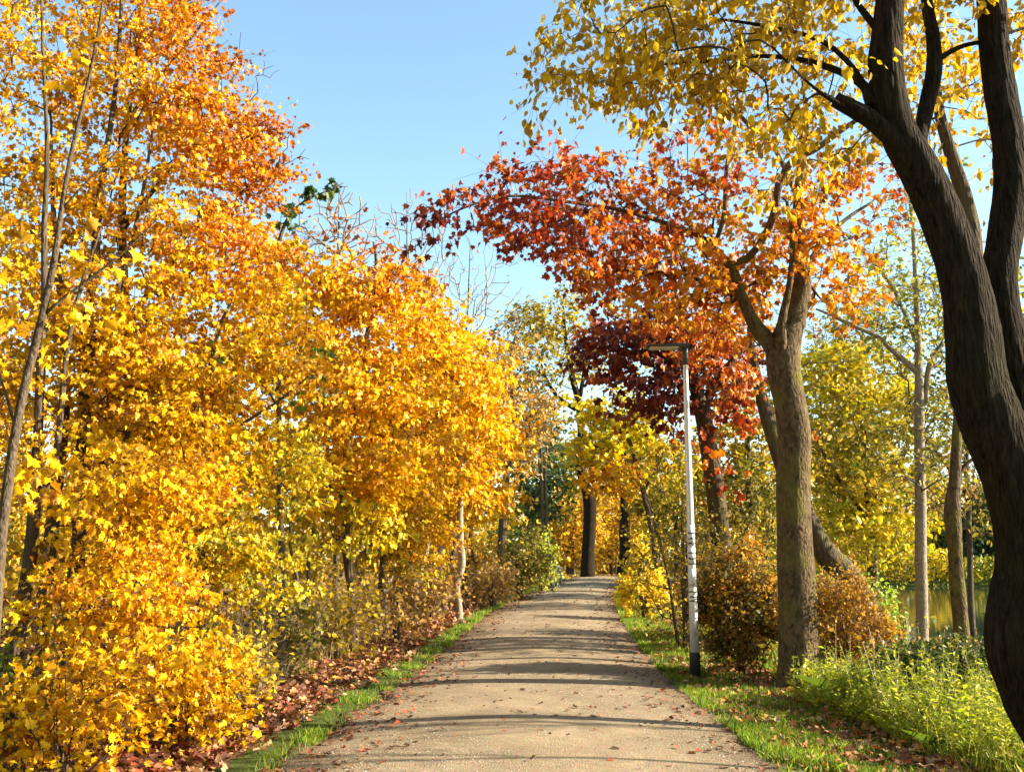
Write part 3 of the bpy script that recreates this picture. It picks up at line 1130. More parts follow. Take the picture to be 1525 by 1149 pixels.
sc.view_settings.look = 'None'
sc.view_settings.exposure = 1.98
sc.view_settings.gamma = 1.0
sc.cycles.max_bounces = 8
sc.cycles.diffuse_bounces = 3
sc.cycles.transmission_bounces = 4
sc.cycles.use_denoising = True
# ================================================================== TREES
GA = 'dark and grey trunked trees on the right bank'
GL = 'young maples massed along the left side of the path'

# ---- A: big forked tree at the right edge
D = 6.3
A_main = px_limb([(1650, 1170, 142), (1580, 1062, 134), (1555, 1010, 130), (1540, 972, 130), (1538, 930, 124), (1541, 890, 116), (1544, 845, 109), (1532, 780, 100),
                  (1505, 700, 92), (1477, 630, 88), (1454, 560, 84), (1449, 500, 78), (1441, 440, 72), (1429, 390, 68), (1415, 350, 66), (1394, 300, 63), (1368, 250, 60), (1339, 200, 56),
                  (1325, 150, 54), (1320, 100, 53), (1322, 50, 48), (1326, 0, 44), (1330, -80, 40), (1322, -200, 32), (1330, -330, 20)], D)
A_right = px_limb([(1600, 980, 80, 6.62), (1582, 860, 78, 6.6), (1560, 760, 74, 6.58), (1537, 670, 70, 6.58), (1517, 600, 64, 6.58), (1502, 520, 60, 6.58), (1490, 450, 56, 6.58), (1488, 400, 52, 6.58), (1498, 340, 50, 6.6),
                   (1506, 280, 50, 6.6), (1502, 210, 50, 6.65), (1490, 140, 50, 6.7), (1480, 70, 46, 6.7), (1476, 0, 44, 6.7), (1470, -100, 38, 6.7), (1480, -260, 24, 6.7)])
A_third = px_limb([(1374, 262, 20, 6.45), (1370, 215, 23, 6.6), (1378, 165, 24, 6.7), (1390, 110, 25, 6.7), (1390, 60, 22, 6.75), (1380, 0, 18, 6.8), (1372, -100, 14, 6.8)])
A_stub = px_limb([(1366, 248, 34), (1335, 212, 32), (1300, 180, 30), (1270, 162, 28), (1243, 148, 24)], 6.25)
A_b1 = px_limb([(1300, 160, 22, 6.3), (1288, 130, 16, 6.35), (1262, 112, 12, 6.5), (1220, 96, 10, 6.7), (1170, 86, 8, 6.9), (1110, 84, 6, 7.1), (1050, 92, 5, 7.2), (990, 96, 3, 7.3)])
A_b2 = px_limb([(1290, 132, 12, 6.35), (1262, 92, 9, 6.4), (1225, 62, 8, 6.6), (1170, 45, 7, 6.8), (1110, 34, 5, 7.0), (1040, 26, 4, 7.2), (960, 24, 3, 7.4)])
A_b3 = px_limb([(1268, 162, 12, 6.25), (1240, 150, 7, 6.2), (1200, 120, 4, 6.2), (1150, 70, 3, 6.3)])
A_b4 = px_limb([(1394, 90, 10, 6.7), (1430, 70, 8, 6.7), (1470, 60, 6, 6.7), (1530, 40, 4, 6.8)])
A_b5 = px_limb([(1320, 60, 14, 6.3), (1280, 10, 10, 6.4), (1240, -50, 7, 6.6), (1160, -110, 4, 6.8)])
A_cut = px_limb([(1530, 1000, 60, 6.25), (1500, 985, 62, 6.15), (1478, 975, 40, 6.1), (1462, 966, 22, 6.05)])
OLVA = [((0.60, 0.37, 0.010), 4), ((0.66, 0.45, 0.012), 3), ((0.42, 0.25, 0.015), 3), ((0.24, 0.14, 0.02), 1)]
YELA = [((0.60, 0.37, 0.010), 4), ((0.54, 0.30, 0.01), 3), ((0.36, 0.24, 0.015), 2)]
vA = [V(850, 110, 7.3, 70, 70, 0.8, 20, OLVA, 13), V(930, 60, 7.2, 100, 70, 0.9, 34, OLVA, 13), V(1030, 60, 7.0, 110, 80, 0.9, 40, OLVA, 13),
      V(960, 130, 7.2, 90, 50, 0.8, 20, OLVA, 12), V(1060, 140, 7.0, 110, 50, 0.8, 22, OLVA, 11),
      V(1140, 60, 6.8, 110, 80, 0.9, 34, OLVA, 12), V(1180, 160, 6.6, 90, 60, 0.8, 20, OLVA, 10), V(1230, 20, 6.6, 80, 70, 0.9, 22, OLVA, 12),
      V(1180, -110, 6.8, 200, 110, 1.4, 60, OLVA, 12), V(960, -60, 7.2, 120, 60, 1.0, 30, OLVA, 12),
      V(1110, 190, 7.8, 80, 40, 0.7, 10, OLVA, 9), V(1200, 250, 7.8, 70, 60, 0.8, 16, OLVA, 11), V(1390, 50, 7.0, 60, 50, 0.6, 14, YELA, 13), V(1510, 60, 7.0, 60, 60, 0.6, 18, YELA, 13), V(1390, -120, 6.8, 170, 110, 1.3, 60, YELA, 12),
      V(1255, 120, 6.8, 60, 60, 0.8, 12, OLVA, 10)]
for v_ in vA:
    v_['k'] = int(v_['k'] * 1.5)
treeA = tree('forked_tree', 'thick dark forked trunk leaning in at the right edge of the photo', 'tree',
             [A_main, A_right, A_third, A_stub, A_b1, A_b2, A_b3, A_b4, A_b5], vA, seed=3, group=GA, bark=M_BARK_A, tmpl='oval', size=0.068,
             spread=0.14, flat=0.7, droop=1.0, upn=0.1, tw=0.0022, bal=0.25, step=0.14, sides=72, lstep=0.035, disp=0.085, trunk_free=0.72, arch=0.12)

# ---- B: red maple behind the lamp
D = 12.4
B_main = px_limb([(1191, 1030, 70), (1190, 990, 60), (1187, 900, 55), (1183, 800, 52), (1181, 720, 50), (1183, 650, 49), (1176, 600, 48), (1168, 560, 50), (1166, 530, 52),
                  (1172, 500, 44), (1184, 465, 36), (1194, 430, 29), (1194, 380, 23), (1189, 330, 18), (1190, 270, 13), (1202, 200, 8), (1195, 120, 4)], D)
B_left = px_limb([(1164, 545, 36), (1150, 515, 28), (1130, 492, 24), (1116, 468, 19), (1104, 440, 17), (1092, 405, 14), (1066, 372, 11), (1035, 348, 9), (985, 330, 7, 12), (920, 312, 6, 11.7),
                  (840, 300, 5, 11.3), (760, 292, 4, 11.0), (690, 310, 3, 10.8), (630, 342, 2, 10.7)], D)
B_curve = px_limb([(1085, 392, 10, 12.3), (1112, 385, 11, 12.1), (1138, 352, 11, 12.0), (1154, 312, 11, 11.9), (1160, 275, 11, 11.8), (1180, 240, 11, 11.7), (1215, 222, 10, 11.6), (1250, 196, 9, 11.5), (1290, 170, 6, 11.4)])
B_knob = px_limb([(1166, 530, 20, 12.3), (1163, 500, 17, 12.2), (1166, 470, 13, 12.2), (1176, 420, 9, 12.1), (1180, 360, 8, 12.0), (1172, 300, 5, 12.0)])
B_r = px_limb([(1190, 420, 12, 12.5), (1225, 360, 8, 12.8), (1262, 325, 6, 13), (1300, 300, 4, 13.2)])
B_u = px_limb([(1062, 372, 8, 12.2), (1078, 320, 7, 12.0), (1082, 250, 6, 11.9), (1095, 180, 4, 11.8), (1100, 120, 3, 11.8)])
B_w = px_limb([(1190, 300, 7, 12.5), (1150, 215, 7, 12.6), (1120, 190, 8, 12.6), (1095, 165, 6, 12.6)])
vB = [V(640, 340, 10.7, 36, 22, 0.4, 9, MAR, 15), V(690, 310, 10.8, 48, 34, 0.6, 16, REDD, 15), V(750, 300, 11, 60, 50, 0.8, 24, REDD, 15), V(745, 350, 10.8, 30, 30, 0.5, 6, MAR, 12),  # bough tip: its shade is put into the darker red leaf colour
      V(820, 320, 11.3, 80, 66, 1.0, 46, REDD, 17), V(800, 250, 11.5, 60, 36, 0.8, 14, REDD, 12), V(880, 290, 11.6, 80, 60, 1.0, 44, REDO, 17), V(900, 380, 11.6, 80, 60, 1.0, 42, REDO, 17),
      V(960, 310, 12, 90, 75, 1.2, 60, REDO, 18), V(980, 400, 12, 90, 50, 1.0, 40, REDO, 17), V(960, 220, 12, 80, 30, 1.0, 16, REDD, 12),
      V(1060, 260, 12, 90, 60, 1.2, 44, REDO, 15), V(1060, 390, 12.3, 100, 80, 1.3, 62, ORG, 17), V(1080, 170, 12, 60, 55, 0.9, 18, REDO, 14),
      V(1150, 300, 12.8, 80, 70, 1.2, 30, ORG, 13), V(1130, 410, 13.2, 90, 50, 1.0, 36, ORG, 15), V(1240, 300, 13, 80, 60, 1.2, 30, REDO, 14),
      V(1240, 390, 13.2, 60, 55, 0.8, 28, ORG, 15), V(1255, 250, 13, 60, 40, 1.0, 14, REDO, 13), V(1085, 500, 14.2, 60, 45, 0.6, 26, ORG, 15),
      V(1020, 480, 14.6, 90, 45, 0.7, 30, REDO, 14), V(1240, 465, 12.8, 40, 26, 0.5, 10, ORG, 14), V(1310, 330, 13, 40, 60, 0.7, 7, REDO, 10),
      V(1100, 560, 13.6, 40, 40, 0.5, 10, REDO, 13), V(1200, 640, 12.3, 14, 10, 0.12, 2, ORG, 6), V(1070, 540, 14.4, 60, 40, 0.6, 14, REDO, 14),
      V(1130, 230, 12, 160, 110, 1.3, 22, OLVA, 9)]
for v_ in vB:
    v_['n'] = max(2, int(v_['n'] * 0.62))
vB += [V(1195, 340, 11.9, 60, 80, 0.4, 18, ORG, 17), V(1190, 385, 11.9, 50, 40, 0.3, 9, ORG, 16), V(1000, 450, 14.6, 80, 50, 0.7, 20, ORG, 18), V(1060, 515, 14.4, 60, 45, 0.6, 13, REDO, 17),
       V(1262, 440, 12.8, 46, 36, 0.5, 9, ORG, 16), V(900, 425, 11.8, 50, 36, 0.6, 9, REDO, 16), V(1140, 470, 13.4, 60, 50, 0.6, 12, ORG, 15), V(860, 360, 11.4, 60, 36, 0.6, 10, REDD, 16)]
vB.append(V(1290, 260, 12.6, 50, 50, 0.6, 8, REDO, 15))
vB += [V(970, 428, 12.6, 80, 34, 0.5, 15, ORG, 17), V(1085, 440, 12.7, 56, 42, 0.5, 12, REDO, 16), V(1040, 330, 12.4, 80, 50, 0.8, 16, ORG, 16), V(1130, 380, 12.8, 60, 40, 0.6, 10, ORG, 15), V(780, 360, 11, 60, 26, 0.5, 7, REDD, 14)]
treeB = tree('red_maple', 'red and orange maple with smooth greenish grey forked trunk just behind the lamp post', 'tree',
             [B_main, B_left, B_curve, B_knob, B_r, B_u, B_w], vB, seed=4, group=GA, bark=M_BARK_B, tmpl='maple', size=0.08,
             spread=0.19, flat=0.42, droop=0.9, upn=0.25, tw=0.0036, bal=0.28, step=0.2, sides=28, lstep=0.07, disp=0.06, trunk_free=0.62, arch=0.1)

# ---- C: maroon tree behind the lamp
D = 18.5
C_main = px_limb([(1074, 820, 30), (1069, 760, 29), (1061, 700, 28), (1054, 660, 27), (1048, 620, 26), (1040, 590, 22), (1030, 550, 17), (1018, 505, 12), (1010, 460, 7), (1000, 400, 4)], D)
C_r = px_limb([(1047, 615, 18), (1062, 575, 14), (1085, 545, 11), (1110, 510, 8), (1130, 470, 4)], D)
C_l = px_limb([(1034, 565, 10), (1000, 530, 8), (960, 505, 6), (910, 495, 4)], D)
vC = [V(900, 520, 18, 50, 45, 1.2, 30, MAR, 18), V(950, 510, 18, 70, 60, 1.5, 60, MAR, 19), V(950, 590, 18, 60, 45, 1.2, 26, MAR, 17), V(1010, 560, 18, 70, 70, 1.6, 56, MAR, 18), V(1010, 500, 18.5, 70, 40, 1.4, 28, MAR, 17),
      V(1080, 560, 18.5, 60, 60, 1.4, 44, REDD, 17), V(1090, 620, 18.2, 50, 40, 0.9, 18, REDD, 16), V(1010, 640, 18, 36, 26, 0.7, 7, REDD, 14),
      V(1080, 710, 18.2, 28, 44, 0.5, 8, REDO, 12), V(1060, 480, 18.5, 60, 40, 1.2, 22, REDO, 15)]
for v_ in vC:
    v_['n'] = int(v_['n'] * 0.72)
tree('maroon_maple', 'dark maroon leaved maple with leaning brown trunk between the lamp post and the shrubs', 'tree',
     [C_main, C_r, C_l], vC, seed=5, group=GA, bark=M_BARK_C, tmpl='maple5', size=0.12, spread=0.24, flat=0.5, droop=0.8, upn=0.3,
     tw=0.0042, bal=0.25, step=0.3, sides=16, lstep=0.12, disp=0.06, trunk_free=0.6)

# ---- leaning trunk behind B
D = 16.5
L_main = px_limb([(1300, 925, 26), (1280, 880, 28), (1255, 848, 34), (1232, 828, 34), (1214, 795, 28), (1190, 745, 26), (1165, 690, 24), (1146, 630, 22), (1132, 585, 18), (1120, 520, 12), (1112, 440, 7)], D)
vL = [V(1130, 470, 17, 60, 60, 1.3, 14, OLY, 12), V(1170, 600, 17, 50, 60, 1.0, 14, OLY, 11), V(1240, 560, 17.5, 60, 60, 1.0, 14, OLY, 11)]
tree('leaning_tree', 'dark trunk leaning sharply left behind the grey mossy trunk', 'tree', [L_main], vL, seed=6, group=GA, bark=M_BARK_C,
     tmpl='oval', size=0.1, spread=0.25, tw=0.004, step=0.3, sides=16, lstep=0.12, disp=0.1, trunk_free=0.6)

# ---- D: slim pale trunk with sparse olive crown in front of the lake
D = 17.0
D_main = px_limb([(1374, 975, 18), (1373, 900, 17), (1371, 820, 17), (1371, 740, 16), (1369, 660, 15), (1369, 600, 14), (1368, 550, 12), (1367, 500, 10), (1364, 430, 8), (1360, 350, 6), (1352, 270, 4), (1345, 200, 2)], D)
D_b1 = px_limb([(1373, 560, 11), (1350, 540, 9), (1325, 518, 8), (1305, 500, 7), (1270, 485, 6), (1240, 470, 5), (1215, 460, 3)], D)
D_b2 = px_limb([(1378, 600, 8), (1382, 555, 9), (1392, 525, 7), (1420, 500, 6), (1450, 470, 4)], D)
D_b3 = px_limb([(1368, 520, 5), (1330, 430, 5), (1290, 380, 4), (1250, 340, 2)], D)
OLG = [((0.34, 0.33, 0.04), 4), ((0.50, 0.42, 0.05), 3), ((0.20, 0.23, 0.03), 3), ((0.62, 0.45, 0.05), 2)]
vD = [V(1340, 380, 17, 80, 80, 1.5, 82, OLG, 10), V(1340, 470, 17, 80, 60, 1.5, 61, OLG, 10), V(1280, 470, 17, 60, 50, 1.2, 36, OLG, 10), V(1360, 290, 17, 70, 60, 1.2, 36, OLG, 9),
      V(1430, 560, 17, 60, 50, 1.2, 25, OLG, 10), V(1400, 440, 17, 60, 70, 1.2, 36, OLG, 10), V(1360, 690, 17, 70, 60, 1.4, 46, OLV, 11), V(1300, 640, 17, 50, 50, 1.2, 21, OLV, 10),
      V(1400, 640, 17.5, 60, 50, 1.2, 28, OLV, 10)]
tree('slim_tree', 'slim straight pale trunk with sparse olive leaves in front of the lake', 'tree', [D_main, D_b1, D_b2, D_b3], vD, seed=7, group=GA,
     bark=M_BARK_P, tmpl='oval', size=0.085, spread=0.22, tw=0.0034, step=0.3, sides=14, lstep=0.12, disp=0.05, trunk_free=0.3, twig=M_TWIG)
# ---- E
D = 15.0
E_main = px_limb([(1436, 985, 26), (1430, 920, 22), (1424, 850, 20), (1421, 800, 22), (1418, 760, 24), (1422, 715, 18), (1424, 670, 15), (1428, 600, 12), (1440, 520, 9), (1436, 420, 6), (1440, 330, 3)], D)
E_b = px_limb([(1421, 720, 7), (1440, 690, 6), (1470, 670, 4), (1500, 640, 3)], D)
vE = [V(1450, 560, 15.5, 60, 90, 1.2, 26, OLV, 9), V(1500, 470, 15.5, 60, 110, 1.4, 36, OLG, 8), V(1470, 760, 15.4, 34, 36, 0.6, 7, OLV, 8), V(1520, 640, 15.5, 50, 80, 1.0, 18, OLV, 8)]
tree('slim_tree', 'crooked grey trunk by the lake between the pale trunk and the dark forked trunk', 'tree', [E_main, E_b], vE, seed=8, group=GA,
     bark=M_BARK_B, tmpl='oval', size=0.09, spread=0.22, tw=0.0036, step=0.3, sides=14, lstep=0.12, disp=0.09, trunk_free=0.4)
# ---- F pale brown stem seen through the fork of A
D = 9.5
Fm = px_limb([(1560, 900, 34), (1530, 720, 34), (1490, 540, 32), (1455, 420, 28), (1446, 340, 26), (1432, 280, 24), (1415, 225, 20), (1398, 160, 16), (1392, 60, 12), (1400, -60, 8)], D)
vF = [V(1370, 130, 9.5, 60, 60, 0.9, 22, YELA, 14), V(1300, 190, 9.5, 60, 50, 0.9, 16, YELA, 12), V(1400, 190, 9.5, 50, 40, 0.8, 16, YELA, 13), V(1450, 100, 9.5, 40, 80, 0.9, 14, OLVA, 11),
      V(1340, 50, 9.5, 60, 50, 0.9, 16, YELA, 12), V(1500, 250, 9.8, 50, 120, 0.9, 20, OLVA, 10)]
tree('bare_stemmed_tree', 'reddish brown stem showing through the fork of the dark trunk', 'tree', [Fm], vF, seed=9, group=GA, bark=M_BARK_C,
     tmpl='oval', size=0.085, spread=0.16, droop=0.9, upn=0.2, tw=0.0028, step=0.2, sides=16, lstep=0.1, disp=0.08, trunk_free=0.75)

# ---- left: slender sapling stem across the near foliage
D = 5.6
S1 = px_limb([(-6, 900, 17), (2, 800, 15), (12, 720, 15), (22, 650, 14), (38, 570, 13), (56, 500, 12), (72, 430, 11), (82, 380, 10), (92, 310, 8), (104, 240, 7), (120, 170, 6), (138, 90, 5), (152, 10, 4), (160, -80, 3)], D)
S1b = px_limb([(66, 468, 6), (100, 440, 5), (140, 410, 4), (190, 370, 3), (240, 320, 2)], D)
S1c = px_limb([(92, 312, 4), (130, 270, 3), (170, 230, 3), (200, 190, 2)], D)
S1d = px_limb([(24, 640, 5), (0, 560, 4), (-30, 480, 3)], D)
vS = [V(90, 480, 5.7, 50, 40, 0.3, 5, YEL, 9), V(110, 100, 5.7, 60, 60, 0.3, 5, YEL, 9), V(20, 420, 5.8, 60, 70, 0.4, 6, YEL, 8), V(160, 400, 5.7, 60, 30, 0.3, 3, YEL, 6), V(40, 700, 5.8, 40, 60, 0.3, 6, YEL, 9)]
tree('sapling', 'slender bare stem slanting up the left edge in front of the yellow maples', 'tree', [S1, S1b, S1c, S1d], vS, seed=10, group=GL, bark=M_BARK_S,
     tmpl='maple', size=0.075, spread=0.1, tw=0.0016, step=0.14, sides=12, lstep=0.06, disp=0.04, trunk_free=0.5)

# ---- left near maples
def leftmaple(lab, limbs, vols, seed, size=0.051, **kw):
    for v_ in vols:
        v_['n'] = max(1, int(v_['n'] * 0.76)) if v_['k'] else v_['n']
        v_['k'] = int(v_['k'] * 3.2)
    a = dict(seed=seed, group=GL, bark=M_BARK_C, tmpl='maple', size=size, spread=0.20, flat=0.24, droop=0.75, upn=0.45,
             tw=0.0027, bal=0.2, step=0.2, sides=14, lstep=0.1, disp=0.06, trunk_free=0.25, arch=0.08)
    a.update(kw)
    return tree('yellow_maple', lab, 'tree', limbs, vols, **a)


d = 8.6
leftmaple('nearest yellow maple at the lower left with a leaning twin brown stem',
          [px_limb([(22, 985, 21), (34, 900, 20), (46, 820, 19), (52, 740, 17), (56, 660, 15), (60, 560, 13), (66, 460, 11), (66, 340, 9), (70, 220, 7), (64, 80, 5), (60, -60, 3)], d),
           px_limb([(50, 760, 12), (80, 690, 11), (92, 600, 9), (100, 520, 8), (120, 430, 6), (150, 340, 4)], d)],
          [V(60, 900, 8.4, 100, 90, 0.7, 20, GOLD, 12), V(180, 870, 8.1, 110, 80, 0.7, 46, GOLD, 15), V(235, 960, 8.0, 85, 85, 0.6, 36, GOLD, 15), V(120, 1030, 7.9, 110, 60, 0.7, 18, GOLD, 12),
           V(90, 760, 8.6, 110, 80, 0.8, 26, YEL, 14), V(200, 740, 8.3, 110, 80, 0.8, 56, YEL, 16), V(30, 640, 8.8, 80, 90, 0.8, 20, YEL, 14), V(40, 1080, 7.8, 90, 60, 0.6, 22, RUST, 11)], 21)
d = 9.6
leftmaple('tall golden maple with thick brown trunk rising at the far left',
          [px_limb([(100, 985, 26), (108, 900, 24), (118, 800, 22), (123, 700, 21), (126, 600, 19), (128, 500, 17), (140, 400, 14), (150, 280, 11), (170, 150, 8), (180, 20, 6), (184, -120, 3)], d),
           px_limb([(127, 560, 12), (155, 480, 10), (185, 400, 8), (210, 300, 6), (230, 180, 4)], d),
           px_limb([(62, 980, 16), (68, 900, 20), (74, 820, 20), (84, 730, 19), (94, 640, 17), (97, 540, 14), (90, 440, 11), (80, 320, 8), (76, 200, 5)], d)],
          [V(60, 540, 9.4, 110, 100, 1.0, 70, YEL, 16), V(60, 400, 9.5, 110, 100, 1.0, 66, YEL, 15), V(60, 260, 9.6, 110, 100, 1.0, 62, GOLD, 14), V(60, 110, 9.6, 110, 100, 1.0, 58, GOLD, 13),
           V(60, -30, 9.6, 120, 90, 1.0, 50, GOLD, 12), V(190, 600, 9.3, 110, 80, 0.9, 64, YEL, 16), V(180, 480, 9.4, 110, 80, 0.9, 60, GOLD, 16)], 22)
d = 10.4
leftmaple('orange topped maple with the highest crown on the left',
          [px_limb([(178, 1000, 18), (180, 900, 18), (186, 800, 17), (190, 700, 16), (192, 600, 15), (190, 500, 14), (184, 400, 13), (182, 300, 12), (190, 180, 9), (205, 60, 7), (215, -80, 4)], d),
           px_limb([(188, 480, 10), (230, 430, 9), (290, 400, 7), (340, 395, 5), (400, 380, 3)], d),
           px_limb([(184, 340, 9), (240, 270, 7), (300, 210, 5), (360, 170, 3)], d),
           px_limb([(190, 180, 7), (240, 110, 5), (290, 50, 4), (330, 0, 2)], d)],
          [V(200, 330, 10.1, 110, 90, 1.1, 72, GOLD, 16), V(200, 180, 10.2, 110, 90, 1.1, 66, GOLD, 15), V(190, 40, 10.3, 110, 90, 1.1, 58, GOLD, 14), V(180, -80, 10.3, 130, 80, 1.1, 44, ORG, 12),
           V(270, 60, 10.3, 70, 90, 1.0, 44, ORG, 14), V(300, 170, 10.2, 90, 80, 1.0, 60, ORG, 15), V(340, 260, 10.2, 85, 80, 1.0, 64, ORG, 16), V(390, 230, 10.2, 40, 60, 0.6, 18, RUST, 14),
           V(350, 380, 10.2, 95, 70, 1.0, 58, ORG, 16), V(280, 440, 10.0, 100, 70, 1.0, 52, GOLD, 16), V(300, 20, 10.4, 40, 60, 0.6, 8, RUST, 9),
           V(375, 90, 10.3, 50, 70, 0.5, 10, RUST, 0), V(440, 200, 10.3, 26, 60, 0.4, 5, RUST, 0), V(340, 110, 10.3, 40, 50, 0.5, 7, RUST, 7)], 23)
d = 9.8
leftmaple('low spreading yellow maple whose branches reach down over the left verge',
          [px_limb([(288, 1010, 11), (292, 940, 12), (298, 870, 12), (300, 800, 11), (296, 720, 10), (300, 640, 9), (310, 560, 7), (330, 480, 5), (360, 420, 3)], d),
           px_limb([(300, 800, 7), (250, 700, 6), (210, 640, 4), (150, 600, 3)], d),
           px_limb([(298, 700, 7), (350, 640, 6), (410, 600, 4), (460, 560, 3)], d)],
          [V(300, 600, 9.6, 110, 80, 1.0, 58, YEL, 16), V(300, 720, 9.5, 110, 80, 1.0, 56, YEL, 16), V(390, 700, 9.8, 80, 80, 1.0, 40, YGR, 15), V(330, 830, 9.6, 90, 70, 0.9, 42, YGR, 14),
           V(400, 560, 10, 80, 70, 1.0, 44, YEL, 15), V(250, 810, 9.2, 90, 60, 0.8, 36, YEL, 14), V(370, 890, 9.8, 50, 40, 0.6, 14, YGR, 12), V(300, 1000, 9.3, 70, 60, 0.5, 14, YEL, 9),
           V(420, 480, 10.2, 80, 60, 1.0, 40, GOLD, 15)], 24)

# ---- mid left maples
d = 16.5
m1 = leftmaple('mid distance golden maple with dark trunk standing left of the first path bend',
          [px_limb([(524, 895, 9), (519, 850, 12), (515, 800, 14), (514, 750, 15), (512, 700, 13), (520, 640, 11), (535, 560, 9), (550, 480, 7), (560, 400, 5), (556, 360, 3)], d),
           px_limb([(514, 745, 9), (540, 715, 7), (570, 680, 5), (610, 650, 3)], d),
           px_limb([(512, 735, 8), (480, 720, 6), (440, 700, 4), (400, 680, 3)], d),
           px_limb([(524, 630, 7), (490, 560, 5), (470, 480, 4), (450, 420, 2)], d)],
          [V(480, 480, 16, 90, 70, 1.8, 66, GOLD, 16), V(540, 440, 16.2, 70, 60, 1.6, 46, ORG, 15), V(500, 600, 16, 100, 80, 2.0, 80, YEL, 17), V(590, 560, 16.3, 70, 80, 1.8, 60, YEL, 16),
           V(440, 700, 15.8, 90, 70, 1.8, 60, YEL, 16), V(560, 700, 16, 90, 70, 1.8, 60, YEL, 16), V(500, 790, 15.8, 90, 40, 1.4, 30, YGR, 14), V(580, 400, 16.3, 40, 50, 1.0, 12, RUST, 12),
           V(440, 400, 16.5, 60, 60, 1.2, 16, ORG, 9), V(500, 340, 16.5, 60, 50, 1.2, 14, RUST, 1), V(610, 480, 16.3, 40, 50, 1.0, 14, ORG, 12)], 25, size=0.088, tmpl='maple5', spread=0.32, step=0.3, tw=0.0034)
d = 24.0
m2 = leftmaple('bright yellow maple with pale sunlit trunk further along the left verge',
          [px_limb([(683, 900, 10), (680, 870, 10), (688, 840, 11), (685, 800, 11), (685, 760, 10), (686, 720, 9), (684, 660, 8), (676, 590, 6), (668, 520, 4), (660, 470, 2)], d),
           px_limb([(686, 700, 6), (710, 650, 4), (725, 600, 2)], d), px_limb([(685, 720, 6), (650, 670, 4), (620, 640, 2)], d)],
          [V(650, 520, 24, 50, 70, 2.0, 46, GOLD, 16), V(690, 570, 24, 50, 70, 2.0, 52, YEL, 17), V(640, 620, 24, 70, 70, 2.4, 66, YEL, 17), V(700, 650, 24, 45, 60, 2.0, 44, YEL, 17),
           V(640, 720, 24, 70, 45, 2.2, 44, YEL, 16), V(700, 720, 24, 40, 40, 1.6, 22, YEL, 15), V(640, 440, 24, 24, 40, 1.0, 8, RUST, 10)], 26, size=0.125, tmpl='maple5', spread=0.45, step=0.5, tw=0.005, bark=M_BARK_P)

# smaller trunks in the left belt: copies share meshes
SPOTL = [(620, 850, 20.0, 0.75, 1.2, 'short stemmed yellow maple between the dark trunk and the pale sunlit trunk'),
         (560, 868, 19.0, 0.7, 2.6, 'thin twin of the dark trunked maple, standing just right of it'),
         (655, 880, 27.5, 0.9, 4.0, 'dark stemmed maple touching the left side of the pale sunlit trunk'),
         (735, 850, 34.0, 1.15, 0.7, 'golden maple past the pale sunlit trunk, nearest the far bend')]
for (u, v, dd, s_, rz, lab) in SPOTL[1:2]:
    q = P(u, v, dd)
    copy_tree(m1, (q[0], dd, float(gz(q[0], dd))), rz, s_, lab, GL)
for (u, v, dd, s_, rz, lab) in SPOTL[2:3]:
    q = P(u, v, dd)
    copy_tree(m2, (q[0], dd, float(gz(q[0], dd))), rz, s_, lab, GL)
# filling trees in the wood left of the path, behind the near ones
SPOTB = [(-9.5, 15.0, 1.0, 0.6, m1, 'yellow maple standing back in the left wood behind the tall golden maple'),
         (-13.5, 19.0, 1.2, 2.2, m1, 'large yellow maple deep in the left wood at the edge of the photo'),
         (-8.2, 21.0, 1.0, 3.4, m1, 'yellow maple deep in the left wood behind the dark trunked maple'),
         (-10.5, 29.0, 1.0, 1.4, m2, 'golden maple far back in the left wood with its top above the thicket'),
         (-17.0, 27.0, 1.35, 4.6, m1, 'tallest of the yellow maples in the depth of the left wood')]
for (x_, y_, s_, rz, src, lab) in SPOTB:
    copy_tree(src, (x_, y_, float(gz(x_, y_))), rz, s_, lab, GL)

# slender young stems in the belt beside the path
def young(u, v, d, htop, wpx, bark, seed, lab):
    b_ = P(u, v, d)
    b_[2] = float(gz(b_[0], b_[1]))
    r_ = np.random.default_rng(seed)
    pts = [b_ + np.array([0, 0, -0.08])]
    for k in range(1, 6):
        pts.append(b_ + np.array([r_.normal(0, 0.09) * k ** 0.5, r_.normal(0, 0.06), htop * k / 5]))
    rr_ = W(wpx, d) / 2 * np.array([1.15, 1, 0.85, 0.65, 0.45, 0.15])
    t_ = pts[-1]
    vo = [dict(c=t_ + np.array([0, 0, -htop * 0.12]), r=np.array([0.7, 0.7, htop * 0.2]), n=12, pal=YEL, k=22),
          dict(c=b_ + np.array([0, 0, htop * 0.5]), r=np.array([0.5, 0.5, 0.4]), n=3, pal=YGR, k=12)]
    return tree('young_maple', lab, 'tree', [(np.array(pts), rr_)], vo, seed=seed, group='slender young maples in the left belt', bark=bark, tmpl='maple5', size=0.08,
                spread=0.22, flat=0.3, droop=0.7, upn=0.4, tw=0.003, step=0.25, sides=10, lstep=0.12, disp=0.05, trunk_free=0.6, base_ground=False, tsides=3)


